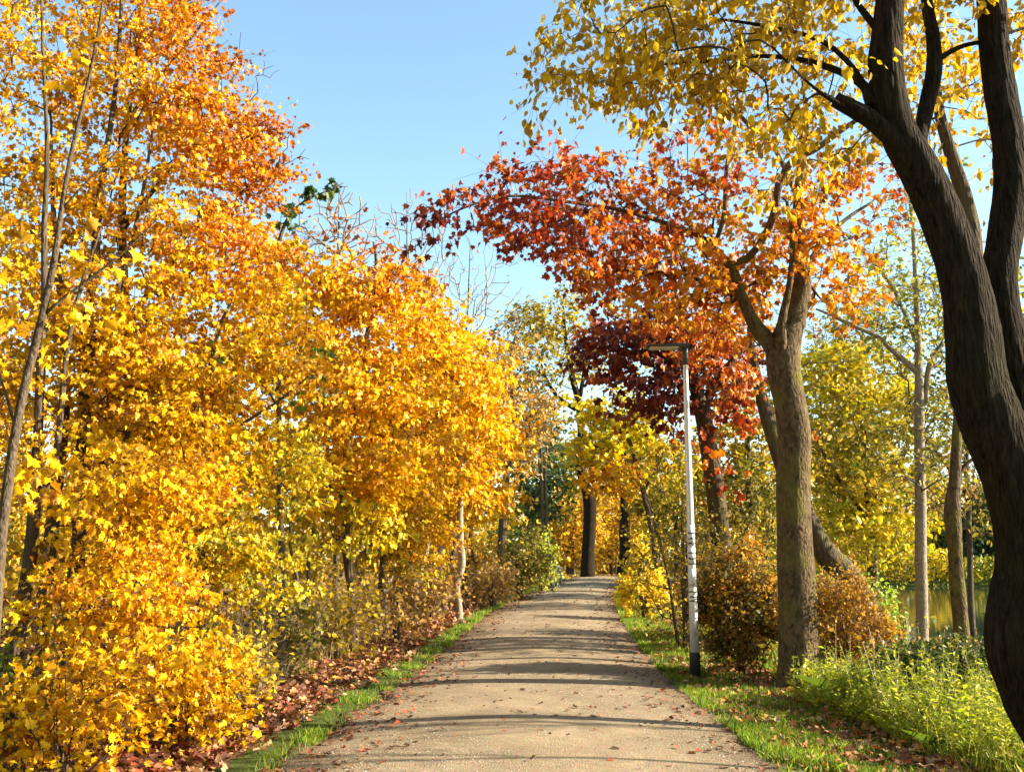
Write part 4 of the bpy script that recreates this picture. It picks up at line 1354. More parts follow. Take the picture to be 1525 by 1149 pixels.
y1_ = young(548, 905, 19.0, 3.6, 6, M_BARK_P, 201, 'slender pale stem, leftmost of the trio right of the dark trunked maple')
y2_ = young(562, 902, 20.0, 3.8, 5, M_BARK_P, 202, 'slender pale stem, middle of the trio right of the dark trunked maple')
y3_ = young(577, 898, 21.0, 3.6, 6, M_BARK_P, 203, 'slender pale stem, rightmost of the trio right of the dark trunked maple')
y4_ = young(660, 893, 26.0, 4.6, 9, M_BARK_C, 204, 'dark young trunk just left of the pale sunlit trunk')
y5_ = young(620, 898, 23.5, 4.4, 8, M_BARK_P, 205, 'young trunk midway between the pale trio and the pale sunlit trunk')
y6_ = young(372, 985, 12.6, 2.8, 6, M_BARK_P, 206, 'thin pale stem in the undergrowth right of the low spreading maple')
y7_ = young(440, 955, 14.5, 3.0, 6, M_BARK_S, 207, 'thin brown stem between the low spreading maple and the dark trunked maple')
y8_ = young(470, 935, 17.5, 3.6, 7, M_BARK_C, 208, 'thin dark stem just left of the dark trunked maple')
y9_ = young(708, 885, 33.0, 5.0, 7, M_BARK_C, 209, 'thin dark stem just right of the pale sunlit trunk')

# ---- far trees at the end of the path
GF = 'trees around the far bend of the path'
d = 57.0
tree('forked_tree', 'dark forked trunk with olive yellow crown at the far left end of the path', 'tree',
     [px_limb([(875, 860, 22), (876, 820, 19), (878, 780, 19), (878, 745, 20), (870, 715, 16), (862, 690, 12), (866, 650, 12), (862, 600, 11), (852, 560, 9), (842, 500, 6), (838, 450, 3)], d),
      px_limb([(858, 610, 7), (830, 590, 6), (812, 560, 4), (800, 520, 3)], d), px_limb([(864, 590, 7), (872, 540, 5), (878, 490, 3)], d), px_limb([(880, 748, 9), (892, 720, 7), (905, 690, 4)], d)],
     [V(830, 480, 57, 60, 45, 3, 70, OLY, 14), V(780, 500, 57, 50, 40, 3, 50, OLY, 13), V(850, 540, 57, 60, 50, 3.5, 60, OLY, 14), V(790, 570, 57, 50, 40, 3, 44, OLV, 14), V(860, 440, 57, 40, 30, 2, 14, OLY, 8),
      V(890, 680, 56, 40, 50, 2, 22, TAN, 12), V(830, 640, 57, 40, 40, 2, 10, OLV, 10)],
     seed=31, group=GF, bark=M_BARK_A, tmpl='oval', size=0.26, spread=0.55, tw=0.010, step=0.8, sides=12, lstep=0.3, disp=0.05, trunk_free=0.5)
d = 62.0
tree('forked_tree', 'stout dark trunk at the far right end of the path beyond the bright yellow bush', 'tree',
     [px_limb([(929, 853, 22), (931, 820, 17), (930, 790, 16), (931, 765, 15), (928, 730, 8), (930, 680, 6), (936, 620, 4)], d), px_limb([(932, 765, 8), (940, 735, 6), (955, 700, 4)], d)],
     [V(930, 640, 62, 60, 60, 3, 40, YGR, 10), V(960, 700, 62, 50, 50, 3, 30, OLY, 10), V(920, 730, 62, 45, 30, 2, 20, GOLD, 12), V(950, 560, 62, 60, 40, 3, 26, OLY, 10)],
     seed=32, group=GF, bark=M_BARK_A, tmpl='oval', size=0.28, spread=0.6, tw=0.011, step=0.8, sides=12, lstep=0.3, disp=0.05, trunk_free=0.6)
d = 36.0
tree('oak_tree', 'tan brown leaved oak between the yellow maples and the far dark forked trunk', 'tree',
     [px_limb([(745, 868, 16), (748, 800, 14), (752, 740, 12), (756, 680, 10), (764, 600, 7), (760, 540, 5), (770, 490, 2)], d),
      px_limb([(754, 700, 7), (790, 640, 5), (815, 600, 3)], d), px_limb([(757, 650, 6), (725, 590, 4), (710, 540, 2)], d)],
     [V(750, 560, 36, 50, 45, 2.4, 60, TAN, 17), V(790, 620, 36, 42, 50, 2.2, 60, TAN, 17), V(740, 640, 36, 40, 50, 2.4, 50, TAN, 17), V(770, 680, 36, 50, 40, 2.4, 36, TAN, 13), V(740, 730, 36, 40, 50, 2.2, 34, GOLD, 12),
      V(760, 520, 36, 60, 40, 2.0, 20, TAN, 6)],
     seed=33, group=GF, bark=M_BARK_C, tmpl='oval', size=0.17, spread=0.38, tw=0.007, step=0.6, sides=10, lstep=0.25, disp=0.05, trunk_free=0.4)
d = 44.0
tree('evergreen_tree', 'dark green evergreen with twin thin stems behind the tan oak', 'tree',
     [px_limb([(806, 862, 6), (806, 800, 6), (807, 740, 6), (806, 680, 5), (800, 620, 3)], d), px_limb([(814, 862, 6), (814, 800, 6), (813, 740, 5), (812, 700, 4), (816, 650, 2)], d)],
     [V(790, 660, 46, 50, 60, 2.0, 100, DGR, 20), V(800, 740, 46, 42, 50, 2.0, 80, DGR, 20), V(780, 800, 45, 40, 50, 2.0, 40, GRN, 15), V(820, 700, 46, 30, 50, 1.6, 26, DGR, 15)],
     seed=34, group=GF, bark=M_BARK_C, tmpl='oval', size=0.2, spread=0.4, tw=0.006, step=0.6, sides=8, lstep=0.3, disp=0.04, trunk_free=0.3, multi_root=True)

GB = 'bare twiggy trees above the left thicket'
def bare(lab, base, top, d, seed, n=90, ru=60, rv=90, cu=None, cv=None, leafy=None):
    limbs = [px_limb([(base[0], base[1], 10), (base[0] * 0.8 + top[0] * 0.2 + 2, base[1] * 0.7 + top[1] * 0.3, 8), (base[0] * 0.4 + top[0] * 0.6 - 2, base[1] * 0.35 + top[1] * 0.65, 4), (top[0], top[1], 1)], d)]
    vols = [V(cu or top[0], cv or (top[1] + rv * 0.7), d, ru, rv, W(ru, d) * 0.8, n, RUST, 0, shell=0.6)]
    if leafy:
        vols.append(leafy)
    return tree('bare_tree', lab, 'tree', limbs, vols, seed=seed, group=GB, bark=M_BARK_C, twig=M_TWIG_P, tmpl='oval', size=0.16, spread=0.3, tw=0.0125, twexp=0.3,
                step=0.5, sides=10, lstep=0.3, disp=0.03, trunk_free=0.3, arch=-0.12, bal=0.5, tsides=3)


bare('leafless tree with fine pale twigs against the sky right of the orange maple', (612, 880), (606, 300), 30.0, 41, n=260, ru=80, rv=120, cv=385)
bare('leafless grey tree spreading over the tan oak', (690, 880), (700, 370), 40.0, 42, n=280, ru=100, rv=110, cu=700, cv=450)
bare('thin bare tree poking above the golden maple, a few rusty leaves near its top', (500, 880), (505, 280), 22.0, 43, n=130, ru=80, rv=80, cv=340, leafy=V(480, 350, 22, 50, 40, 1.0, 8, RUST, 5))

# twig with green leaves against the sky, left of centre
q = px_limb([(420, 900, 10), (418, 760, 10), (415, 620, 9), (412, 500, 8), (410, 400, 7), (420, 345, 6), (440, 310, 4), (468, 292, 3), (495, 282, 2), (512, 272, 1.5)], 12.5)
tree('field_maple', 'thin tree with dark green leafy tip against the sky right of the orange crown', 'tree', [q],
     [V(465, 293, 12.5, 30, 10, 0.2, 6, DGR, 8, spread=0.06), V(500, 278, 12.5, 16, 8, 0.15, 4, DGR, 7, spread=0.06), V(430, 330, 12.5, 20, 22, 0.4, 5, DGR, 8), V(420, 390, 12.5, 36, 50, 0.8, 16, YGR, 11), V(400, 560, 12.5, 120, 60, 1.0, 26, GRN, 12), V(330, 560, 12.5, 60, 60, 1.0, 22, GRN, 12)],
     seed=44, group=GL, bark=M_BARK_S, tmpl='maple', size=0.095, spread=0.1, tw=0.0025, step=0.2, sides=8, lstep=0.12, trunk_free=0.4)

# ---- right of the path, mid distance
d = 27.0
tree('young_maple', 'young maple with fresh yellow green leaves overhanging the path right of the far trunks', 'tree',
     [px_limb([(985, 890, 9), (975, 820, 9), (965, 760, 8), (950, 700, 7), (935, 650, 6), (915, 620, 4), (890, 610, 2)], d),
      px_limb([(960, 730, 5), (985, 680, 4), (1000, 640, 2)], d), px_limb([(945, 690, 5), (905, 670, 4), (870, 660, 2)], d)],
     [V(900, 615, 27, 55, 28, 1.4, 40, YGB, 15), V(950, 640, 27, 50, 35, 1.4, 36, YGB, 15), V(890, 670, 27, 50, 28, 1.4, 34, YGB, 15), V(930, 705, 27, 50, 26, 1.4, 26, YEL, 14), V(985, 690, 27, 40, 50, 1.4, 26, YGR, 13), V(905, 720, 27, 40, 18, 1.2, 14, YEL, 14)],
     seed=45, group=GF, bark=M_BARK_S, tmpl='maple5', size=0.15, spread=0.32, flat=0.35, tw=0.005, step=0.45, sides=10, lstep=0.25, trunk_free=0.4)
# multi stemmed shrub by the lamp
d = 17.5


def shrub(name, lab, cat, u, v, d, w_px, h_px, n, pal, k=12, size=0.06, seed=0, group=None, stems=6, tmpl='diamond', spread=0.14, tw=0.003, twig=None, vols=None, flat=0.8, fan=0.5, stem_px=5, pal2=None):
    rs = np.random.default_rng(seed)
    g0 = P(u, v, d)
    g0[2] = float(gz(g0[0], g0[1]))
    limbs = []
    Wd, H = W(w_px, d), W(h_px, d)
    for i in range(stems):
        a = rs.random() * 2 * math.pi
        rr_ = rs.random() ** 0.5 * fan
        top = g0 + np.array([math.cos(a) * rr_ * Wd * 0.5, math.sin(a) * rr_ * Wd * 0.45, H * rs.uniform(0.55, 0.85)])
        b0 = g0 + np.array([math.cos(a) * 0.08 * Wd * 0.5, math.sin(a) * 0.08 * Wd * 0.5, -0.05])
        mid = b0 * 0.5 + top * 0.5 + np.array([math.cos(a) * rr_ * Wd * -0.06, 0, 0.03 * H])
        r0 = W(stem_px, d) / 2 * rs.uniform(0.6, 1)
        limbs.append((np.array([b0, mid, top]), np.array([r0, r0 * 0.7, r0 * 0.25])))
    if vols is None:
        c = g0 + np.array([0, 0, H * 0.45])
        vols = [dict(c=c, r=np.array([Wd * 0.42, Wd * 0.38, H * 0.42]), n=n, pal=pal, k=k)]
        if pal2:
            vols[0]['n'] = int(n * 0.6)
            vols.append(dict(c=c + np.array([Wd * 0.1, 0, H * 0.12]), r=np.array([Wd * 0.4, Wd * 0.36, H * 0.42]), n=n - vols[0]['n'], pal=pal2, k=k))
        # break up the outline
        for _ in range(9):
            a = rs.random() * 2 * math.pi
            vols.append(dict(c=g0 + np.array([math.cos(a) * Wd * 0.38, math.sin(a) * Wd * 0.34, H * rs.uniform(0.08, 0.95)]), r=np.array([Wd, Wd, H * 0.9]) * rs.uniform(0.10, 0.2), n=max(3, n // 16), pal=pal, k=k))
        vols.append(dict(c=c, r=np.array([Wd * 0.55, Wd * 0.5, H * 0.62]), n=n // 6, pal=pal, k=max(1, k // 4), shell=0.25))
    return tree(name, lab, cat, limbs, vols, seed=seed, group=group, bark=M_BARK_S, twig=twig or M_TWIG, tmpl=tmpl, size=size, spread=spread, flat=flat, droop=0.3, upn=0.5, tw=tw,
                bal=0.35, step=max(0.12, H * 0.08), sides=7, lstep=0.12, disp=0.0, trunk_free=0.1, base_ground=False, tsides=3, part='stems', crown_name='foliage', arch=0.05)


GS = 'shrubs and bushes along the path'
shrub('tall_shrub', 'tall open shrub with bare fanned stems and small yellow leaves left of the lamp post', 'shrub', 1018, 925, 17.5, 190, 290, 120, OLY, k=9, size=0.075, seed=51, group=GS, stems=9, spread=0.2, tw=0.0035, fan=0.85, stem_px=7)
shrub('yellow_bush', 'low bright yellow bush on the right verge where the path narrows', 'bush', 962, 905, 24, 74, 96, 70, [((0.85, 0.62, 0.02), 4), ((0.84, 0.5, 0.02), 3), ((0.6, 0.5, 0.03), 1)], k=15, size=0.09, seed=52, group=GS, spread=0.16)
shrub('yellow_bush', 'yellow pointed bush at the foot of the stout far trunk on the right', 'bush', 950, 868, 38, 44, 84, 46, [((0.85, 0.66, 0.02), 4), ((0.8, 0.5, 0.02), 3)], k=13, size=0.13, seed=53, group=GS, spread=0.22)
shrub('dense_shrub', 'dense brown and gold shrub directly right of the lamp post base', 'shrub', 1102, 1008, 13.8, 150, 200, 360, [((0.22, 0.12, 0.025), 4), ((0.10, 0.085, 0.02), 5), ((0.42, 0.24, 0.02), 2)], k=26, size=0.055, seed=54, group=GS, spread=0.11,  # leaf colours darkened for the shade low in the shrub, gold kept for the top
      pal2=[((0.68, 0.36, 0.03), 3), ((0.5, 0.2, 0.03), 2), ((0.3, 0.24, 0.04), 2)])
shrub('dense_shrub', 'yellow brown shrub behind the dense brown shrub, under the maroon maple', 'shrub', 1080, 930, 19.5, 150, 150, 130, OLY, k=12, size=0.08, seed=55, group=GS, spread=0.2)
shrub('orange_shrub', 'fuzzy orange brown shrub right of the grey mossy trunk', 'shrub', 1258, 1010, 12.8, 160, 160, 260, [((0.44, 0.20, 0.02), 4), ((0.52, 0.30, 0.02), 3), ((0.22, 0.12, 0.02), 4)], k=18, size=0.05, seed=56, group=GS, spread=0.12, twig=M_TWIG_R)
shrub('dark_shrub', 'dark green leaved shrub on the bank left of the forked trunk base', 'shrub', 1415, 1075, 10.5, 210, 122, 180, [((0.05, 0.08, 0.015), 4), ((0.11, 0.12, 0.02), 3), ((0.35, 0.26, 0.04), 1)], k=18, size=0.06, seed=57, group=GS, spread=0.13, tmpl='oval')
shrub('mixed_shrub', 'rusty and green shrub at the foot of the pale trunk by the lake', 'shrub', 1390, 1015, 13.6, 220, 66, 150, [((0.5, 0.28, 0.04), 3), ((0.2, 0.2, 0.03), 3), ((0.6, 0.42, 0.05), 2)], k=10, size=0.06, seed=58, group=GS, spread=0.15)
shrub('green_bush', 'bright green bush on the lake bank under the leaning trunk', 'bush', 1296, 955, 23, 90, 100, 90, [((0.22, 0.34, 0.03), 4), ((0.36, 0.42, 0.04), 3), ((0.12, 0.2, 0.02), 2)], k=12, size=0.1, seed=59, group=GS, spread=0.22, tmpl='oval')
shrub('green_bush', 'smaller green bush at the water edge beyond the leaning trunk', 'bush', 1300, 925, 31, 64, 84, 60, [((0.24, 0.36, 0.03), 4), ((0.42, 0.45, 0.04), 3)], k=12, size=0.13, seed=60, group=GS, spread=0.28, tmpl='oval')
shrub('orange_shrub', 'rust coloured shrub behind the leaning trunk on the lake side', 'shrub', 1240, 930, 17.5, 120, 150, 100, TAN, k=11, size=0.07, seed=61, group=GS, spread=0.18)
# left shrubs
shrub('round_shrub', 'green and brown rounded shrub beside the pole at the far left verge', 'shrub', 775, 880, 33, 90, 105, 130, [((0.26, 0.20, 0.03), 3), ((0.36, 0.24, 0.03), 4), ((0.12, 0.13, 0.02), 4)], k=12, size=0.11, seed=62, group=GS, spread=0.24)
shrub('round_shrub', 'yellow green rounded shrub touching the leaning pole at the far left verge', 'shrub', 806, 872, 39, 42, 96, 60, [((0.36, 0.42, 0.04), 3), ((0.5, 0.45, 0.05), 2)], k=12, size=0.13, seed=63, group=GS, spread=0.26)
LS = [(735, 897, 29, 80, 70, TAN, 'low yellow brown shrub just past the pale sunlit trunk'), (640, 905, 24.0, 90, 90, TAN, 'tan shrub in front of the pale sunlit trunk on the left'),
      (590, 925, 18.5, 110, 110, TAN, 'rust and tan shrub filling the gap right of the dark trunked maple'), (500, 935, 15.5, 130, 110, OLY, 'yellow brown shrub at the foot of the dark trunked maple'),
      (420, 960, 13.0, 130, 110, OLV, 'olive shrub in the left undergrowth below the low spreading maple'), (340, 1000, 11.0, 140, 110, OLY, 'yellow shrub at the foot of the low spreading maple'),
      (690, 880, 33, 90, 100, GOLD, 'golden shrub behind the pale sunlit trunk'),
      (450, 860, 20, 180, 130, OLY, 'broad yellow shrub back in the left wood between the maples'), (550, 850, 24, 160, 120, GOLD, 'broad golden shrub back in the left wood behind the twin maple'),
      (640, 850, 34, 120, 120, OLV, 'olive shrub far back in the left wood')]
for i, (u, v, dd, w_, h_, pal, lab) in enumerate(LS):
    shrub('undergrowth_shrub', lab, 'shrub', u, v, dd, w_, h_, 80, pal, k=7, twig=M_TWIG_P, size=0.05 + dd * 0.0025, seed=70 + i, group=GS, spread=0.10 + dd * 0.006)
shrub('dark_shrub', 'dark green shrub at the left edge beside the brown stems', 'shrub', 5, 960, 8.0, 150, 170, 60, GRN, k=10, size=0.06, seed=85, group=GS, spread=0.12, tmpl='oval')
shrub('yellow_bush', 'yellow leafy bush in the lower left corner', 'bush', 90, 1190, 7.2, 240, 210, 62, YEL, k=13, size=0.062, tmpl='maple', seed=86, group=GS, spread=0.12)
shrub('yellow_bush', 'yellow leafy bush at the left margin beneath the maple boughs', 'bush', 270, 1060, 8.6, 190, 150, 90, YEL, k=13, size=0.055, tmpl='maple5', seed=87, group=GS, spread=0.12)

# ---- yellow trees behind, right side
GY = 'yellow trees round the lake'
d = 44.0
ty_ = tree('yellow_tree', 'broad bright yellow tree on the lake bank between the grey trunk and the pale trunk', 'tree',
     [px_limb([(1300, 890, 16), (1298, 800, 14), (1292, 720, 12), (1286, 640, 9), (1282, 560, 5)], d), px_limb([(1296, 780, 8), (1240, 700, 6), (1210, 640, 3)], d), px_limb([(1294, 760, 8), (1340, 690, 6), (1360, 640, 3)], d)],
     [V(1250, 560, 44, 70, 50, 3.5, 90, YGB, 20), V(1300, 600, 44, 80, 70, 3.5, 130, YGB, 21), V(1240, 680, 44, 70, 70, 3.5, 90, OLY, 20), V(1320, 700, 44, 75, 70, 3.5, 110, YGB, 21),
      V(1260, 790, 44, 75, 60, 3.5, 100, YGB, 20), V(1330, 790, 43, 60, 50, 3, 54, YGB, 13)],
     seed=91, group=GY, bark=M_BARK_C, tmpl='oval', size=0.27, spread=0.45, tw=0.008, step=0.7, sides=10, lstep=0.3, trunk_free=0.2, twig=M_TWIG_P)
tr_ = tree('yellow_tree', 'yellow tree filling the gap between the maroon maple trunk and the grey trunk', 'tree',
     [px_limb([(1120, 880, 14), (1118, 800, 12), (1115, 720, 10), (1112, 640, 7), (1110, 560, 4)], 34.0)],
     [V(1110, 640, 34, 60, 60, 2.5, 70, OLY, 18), V(1100, 740, 34, 70, 60, 2.5, 80, OLV, 18), V(1150, 700, 34, 50, 80, 2.5, 50, OLY, 12), V(1050, 700, 34, 60, 60, 2.5, 50, YGR, 12), V(1090, 810, 34, 80, 50, 2.5, 50, OLV, 12)],
     seed=92, group=GY, bark=M_BARK_C, tmpl='oval', size=0.2, spread=0.38, tw=0.007, step=0.6, sides=10, lstep=0.3, trunk_free=0.2)


def far_copy(src, u, dd, s_, rz, lab, grp=GY):
    x_ = (u - CX) / F_PX * dd / cT * 1.0
    return copy_tree(src, (x_, dd, float(gz(x_, dd)) - 0.1), rz, s_, lab, grp)


far_copy(tr_, 1000, 52, 1.0, 1.0, 'olive yellow tree behind the tall open shrub')
far_copy(ty_, 940, 78, 0.9, 2.0, 'yellow tree closing the view straight beyond the path end', GF)
far_copy(ty_, 850, 82, 0.95, 3.9, 'golden tree beyond the two far trunks, left one', GF)
far_copy(tr_, 1440, 98, 1.35, 3.0, 'olive tree on the far lake shore behind the crooked grey trunk')
far_copy(ty_, 1370, 97, 0.85, 5.0, 'yellow tree on the far lake shore behind the pale trunk')
far_copy(ty_, 1240, 70, 0.9, 0.5, 'tall yellow tree behind the broad one on the lake bank')
far_copy(tr_, 1540, 96, 1.4, 1.3, 'olive tree on the far lake shore at the right edge')
far_copy(tr_, 1130, 60, 1.1, 4.2, 'tall olive tree behind the leaning trunk')
dk = tree('dark_tree', 'dark green tree on the far lake shore above the shaded water', 'tree',
     [px_limb([(1480, 868, 8), (1482, 800, 7), (1484, 720, 4)], 95.0)],
     [V(1480, 790, 95, 50, 50, 5, 80, DGR, 14), V(1440, 820, 95, 40, 36, 4, 50, DGR, 14), V(1500, 740, 95, 50, 40, 4, 40, DGR, 12)],
     seed=93, group=GY, bark=M_BARK_C, tmpl='diamond', size=0.5, spread=0.8, tw=0.012, step=1.2, sides=8, lstep=0.6, trunk_free=0.2)
far_copy(dk, 1395, 100, 0.7, 2.2, 'small dark tree on the far lake shore left of the crooked trunk')
far_copy(dk, 1570, 94, 1.0, 4.0, 'dark tree on the far lake shore at the right edge')
ol_ = tree('olive_tree', 'fine leaved olive tree between the pale trunk and the dark forked trunk', 'tree',
     [px_limb([(1446, 900, 9), (1444, 800, 8), (1440, 700, 7), (1436, 600, 6), (1430, 500, 4), (1428, 400, 2)], 28.0), px_limb([(1442, 740, 5), (1400, 680, 4), (1370, 640, 2)], 28.0)],
     [V(1430, 640, 28, 60, 80, 2, 80, OLV, 15), V(1400, 720, 28, 60, 60, 2, 50, TAN, 13), V(1470, 540, 28, 60, 90, 2, 60, OLV, 12), V(1380, 620, 28, 50, 50, 2, 34, OLY, 13), V(1440, 440, 28, 70, 80, 2, 50, OLV, 9), V(1390, 500, 28, 50, 60, 1.6, 26, OLV, 8), V(1490, 760, 28, 50, 60, 1.6, 40, OLV, 13), V(1335, 440, 28, 70, 80, 2, 44, OLV, 9), V(1320, 530, 28, 60, 40, 1.6, 26, OLV, 10), V(1400, 580, 28, 60, 40, 1.6, 26, OLY, 12)],
     seed=97, group=GY, bark=M_BARK_C, tmpl='oval', size=0.13, spread=0.34, tw=0.006, step=0.5, sides=10, lstep=0.3, trunk_free=0.2)
far_copy(ol_, 1230, 50, 1.3, 2.0, 'olive tree rising behind the broad yellow tree')
# golden hedge beyond the far trunks
HG = [((0.62, 0.38, 0.015), 4), ((0.58, 0.27, 0.012), 3), ((0.4, 0.2, 0.03), 3), ((0.66, 0.46, 0.02), 2)]
shrub('golden_thicket', 'golden orange thicket behind the far dark forked trunk', 'bush', 850, 868, 70, 110, 130, 150, HG, k=13, size=0.3, seed=94, group=GF, spread=0.6, tmpl='oval', tw=0.008)
shrub('golden_thicket', 'golden orange thicket between the two far trunks', 'bush', 915, 868, 74, 100, 140, 150, HG, k=13, size=0.3, seed=95, group=GF, spread=0.6, tmpl='oval', tw=0.008)
# a bare reddish tree top above yellow tree, right
# ---- far shore reeds, wooded horizon
wd = []


def wood_mass(name, lab, x0, x1, y0, y1, h0, h1, n, pal, size):
    r = np.random.default_rng(int(abs(x0) * 7 + n))
    m = n
    x_ = r.uniform(x0, x1, m)
    y_ = r.uniform(y0, y1, m)
    hmax = h0 + (h1 - h0) * (0.5 + 0.3 * np.sin(x_ * 0.35 + 1) + 0.2 * np.sin(x_ * 0.9 + y_ * 0.2))
    z_ = gz(x_, y_) + hmax * r.random(m) ** 0.8
    pos = np.stack([x_, y_, z_], -1)
    nn = r.normal(size=(m, 3)) + np.array([0, 0, 0.4])
    tp = r.normal(size=(m, 3)) + np.array([0, 0, -0.3])
    blk = np.floor(x_ / 4).astype(int)
    base = pick_cols(np.random.default_rng(3), pal, 4000)[blk % 4000]
    col = base * 0.6 + pick_cols(r, pal, m) * 0.4
    Vl, Fl, Sl, nv = leaves_arrays('diamond', pos, tp, nn, size * np.exp(r.normal(0, 0.3, m)))
    o = new_mesh_obj(name, Vl, Fl, Sl, M_LEAF, cols=np.repeat(np.clip(col, 0, .9), nv, 0))
    tag(o, lab, kind='stuff')
    return o


wood_mass('distant_wood', 'far wooded shore of mixed olive and brown trees beyond the lake', 28, 130, 98, 125, 4, 10, 26000, OLV + TAN, 0.6)
wood_mass('distant_wood', 'far wood of brown and golden trees behind the end of the path', -60, 30, 92, 115, 4, 11, 24000, TAN + OLY, 0.6)
wood_mass('distant_wood', 'depth of the wood on the left behind the yellow maples', -46, -15, 34, 60, 3, 8, 22000, OLV + TAN + GOLD, 0.32)
wood_mass('reeds', 'green and yellow bank growth along the far edge of the lake', 22, 90, 86.6, 91, 1.2, 3.0, 16000, YGR + GRN + OLY, 0.3)

# more wood added out of view to cut sky light from behind and left
for i, (x_, y_, s_, rz) in enumerate([(-11, -7, 1.1, 0.4), (-4.5, -17, 1.2, 1.9), (5.5, -15, 1.1, 3.3), (-19, 1, 1.2, 5.0), (13, -14, 1.0, 0.9), (-13, -18, 1.3, 2.4), (-7, -9.5, 0.8, 4.2), (1, -30, 1.3, 1.1)]):
    copy_tree(ty_, (x_, y_, float(gz(x_, y_)) - 0.1), rz, s_, 'yellow leaved tree of the wood, added out of view to cut sky light', 'trees of the wood added out of view to cut sky light')

bare_ = [o for o in COL.objects if o.name == 'bare_tree'][0]
for x_, y_, s_, rz in ((9.0, 7.6, 0.62, 1.0), (11.5, 9.0, 0.7, 3.0), (14.0, 20.0, 0.8, 2.0)):
    copy_tree(bare_, (x_, y_, float(gz(x_, y_)) - 0.1), rz, s_, 'bare tree of the lake bank beyond the right edge of the photo', 'bare trees of the bank outside the photo')
# ================================================================== LAMP POST, POLES
def box(cx, cy, cz, sx, sy, sz, taper=1.0):
    v = []
    for z_, t in ((-1, 1.0), (1, taper)):
        for x_, y_ in ((-1, -1), (1, -1), (1, 1), (-1, 1)):
            v.append((cx + x_ * sx / 2 * t, cy + y_ * sy / 2 * t, cz + z_ * sz / 2))
    f = [0, 3, 2, 1, 4, 5, 6, 7, 0, 1, 5, 4, 1, 2, 6, 5, 2, 3, 7, 6, 3, 0, 4, 7]
    return np.array(v), np.array(f), np.full(6, 4)


def lathe(prof, sides=24, cx=0, cy=0):
    ang = np.linspace(0, 2 * math.pi, sides, endpoint=False)
    Vv = np.array([(cx + r * math.cos(a), cy + r * math.sin(a), z) for r, z in prof for a in ang])
    n = len(prof)
    F_ = []
    for i in range(n - 1):
        for j in range(sides):
            F_ += [i * sides + j, i * sides + (j + 1) % sides, (i + 1) * sides + (j + 1) % sides, (i + 1) * sides + j]
    S_ = [4] * ((n - 1) * sides)
    F_ += list(range((n - 1) * sides, n * sides))
    S_.append(sides)
    F_ += list(range(sides - 1, -1, -1))
    S_.append(sides)
    return Vv, np.array(F_), np.array(S_)


M_POLE = plain('galvanised_pole', (0.62, 0.60, 0.56), 0.38, metal=0.35, spec=0.5, nscale=14, namt=0.12)
M_SLV = plain('pole_foot_sleeve', (0.015, 0.015, 0.015), 0.55)
M_HEAD = plain('lamp_housing', (0.07, 0.07, 0.075), 0.4, nscale=30, namt=0.2)
M_LENS = plain('lamp_lens', (0.55, 0.52, 0.42), 0.25, spec=0.6)
M_STK = plain('worn_sticker', (0.68, 0.66, 0.62), 0.6, nscale=40, namt=0.3)
M_INK = plain('black_marking', (0.02, 0.02, 0.022), 0.6)
DL = 13.3
lb = P(1035.5, 1003, DL)
lb[2] = float(gz(lb[0], lb[1]))
lamp = empty('street_lamp', lb)
tag(lamp, 'slim pale grey path lamp with flat dark head and black foot beside the path', 'street lamp')
H = P(1018, 508, DL)[2] - lb[2]
k_ = H / 500.0
zb = lambda v: (1003 - v) * k_
v_, f_, s_ = lathe([(0.058, -0.1), (0.058, zb(880)), (0.052, zb(870)), (0.050, zb(780)), (0.040, zb(620)), (0.031, zb(520)), (0.031, zb(508)), (0.012, zb(504))])
new_mesh_obj('pole', v_, f_, s_, M_POLE, lamp, smooth=False)
for p_ in bpy.data.meshes[lamp.children[0].data.name].polygons:
    p_.use_smooth = len(p_.vertices) == 4
v_, f_, s_ = lathe([(0.072, -0.1), (0.072, zb(968)), (0.068, zb(965)), (0.060, zb(964))])
new_mesh_obj('foot_sleeve', v_, f_, s_, M_SLV, lamp)
# service door low on the pole
v_, f_, s_ = box(0.012, -0.0585, zb(925), 0.045, 0.012, 0.30)
new_mesh_obj('service_door', v_, f_, s_, M_POLE, lamp)
# head
hv, hf, hs_ = [], [], []
L_, Wd_ = 0.60, 0.26
prof = [(0.06, -0.012, 0.030, 0.10), (-0.05, -0.014, 0.040, 0.13), (-0.25, -0.012, 0.036, 0.14), (-0.45, -0.010, 0.024, 0.135), (-0.56, -0.008, 0.012, 0.12)]
secs = []
for x_, zlo, zhi, hw in prof:
    secs += [(x_, -hw, zlo), (x_, hw, zlo), (x_, hw * 0.96, zhi * 0.7), (x_, hw * 0.6, zhi), (x_, -hw * 0.6, zhi), (x_, -hw * 0.96, zhi * 0.7)]
secs = np.array(secs) + np.array([0, 0, zb(512)])
F_, S_ = [], []
for i in range(len(prof) - 1):
    for j in range(6):
        F_ += [i * 6 + j, (i + 1) * 6 + j, (i + 1) * 6 + (j + 1) % 6, i * 6 + (j + 1) % 6]
        S_.append(4)
F_ += [5, 4, 3, 2, 1, 0] + [24 + j for j in range(6)]
S_ += [6, 6]
hd = new_mesh_obj('lamp_head', secs, F_, S_, M_HEAD, lamp)
v_, f_, s_ = box(-0.30, 0, zb(512) - 0.019, 0.40, 0.21, 0.012)
new_mesh_obj('lens', v_, f_, s_, M_LENS, hd)
v_, f_, s_ = lathe([(0.045, zb(540)), (0.045, zb(516)), (0.036, zb(514))])
new_mesh_obj('collar', v_, f_, s_, M_HEAD, lamp, smooth=False)
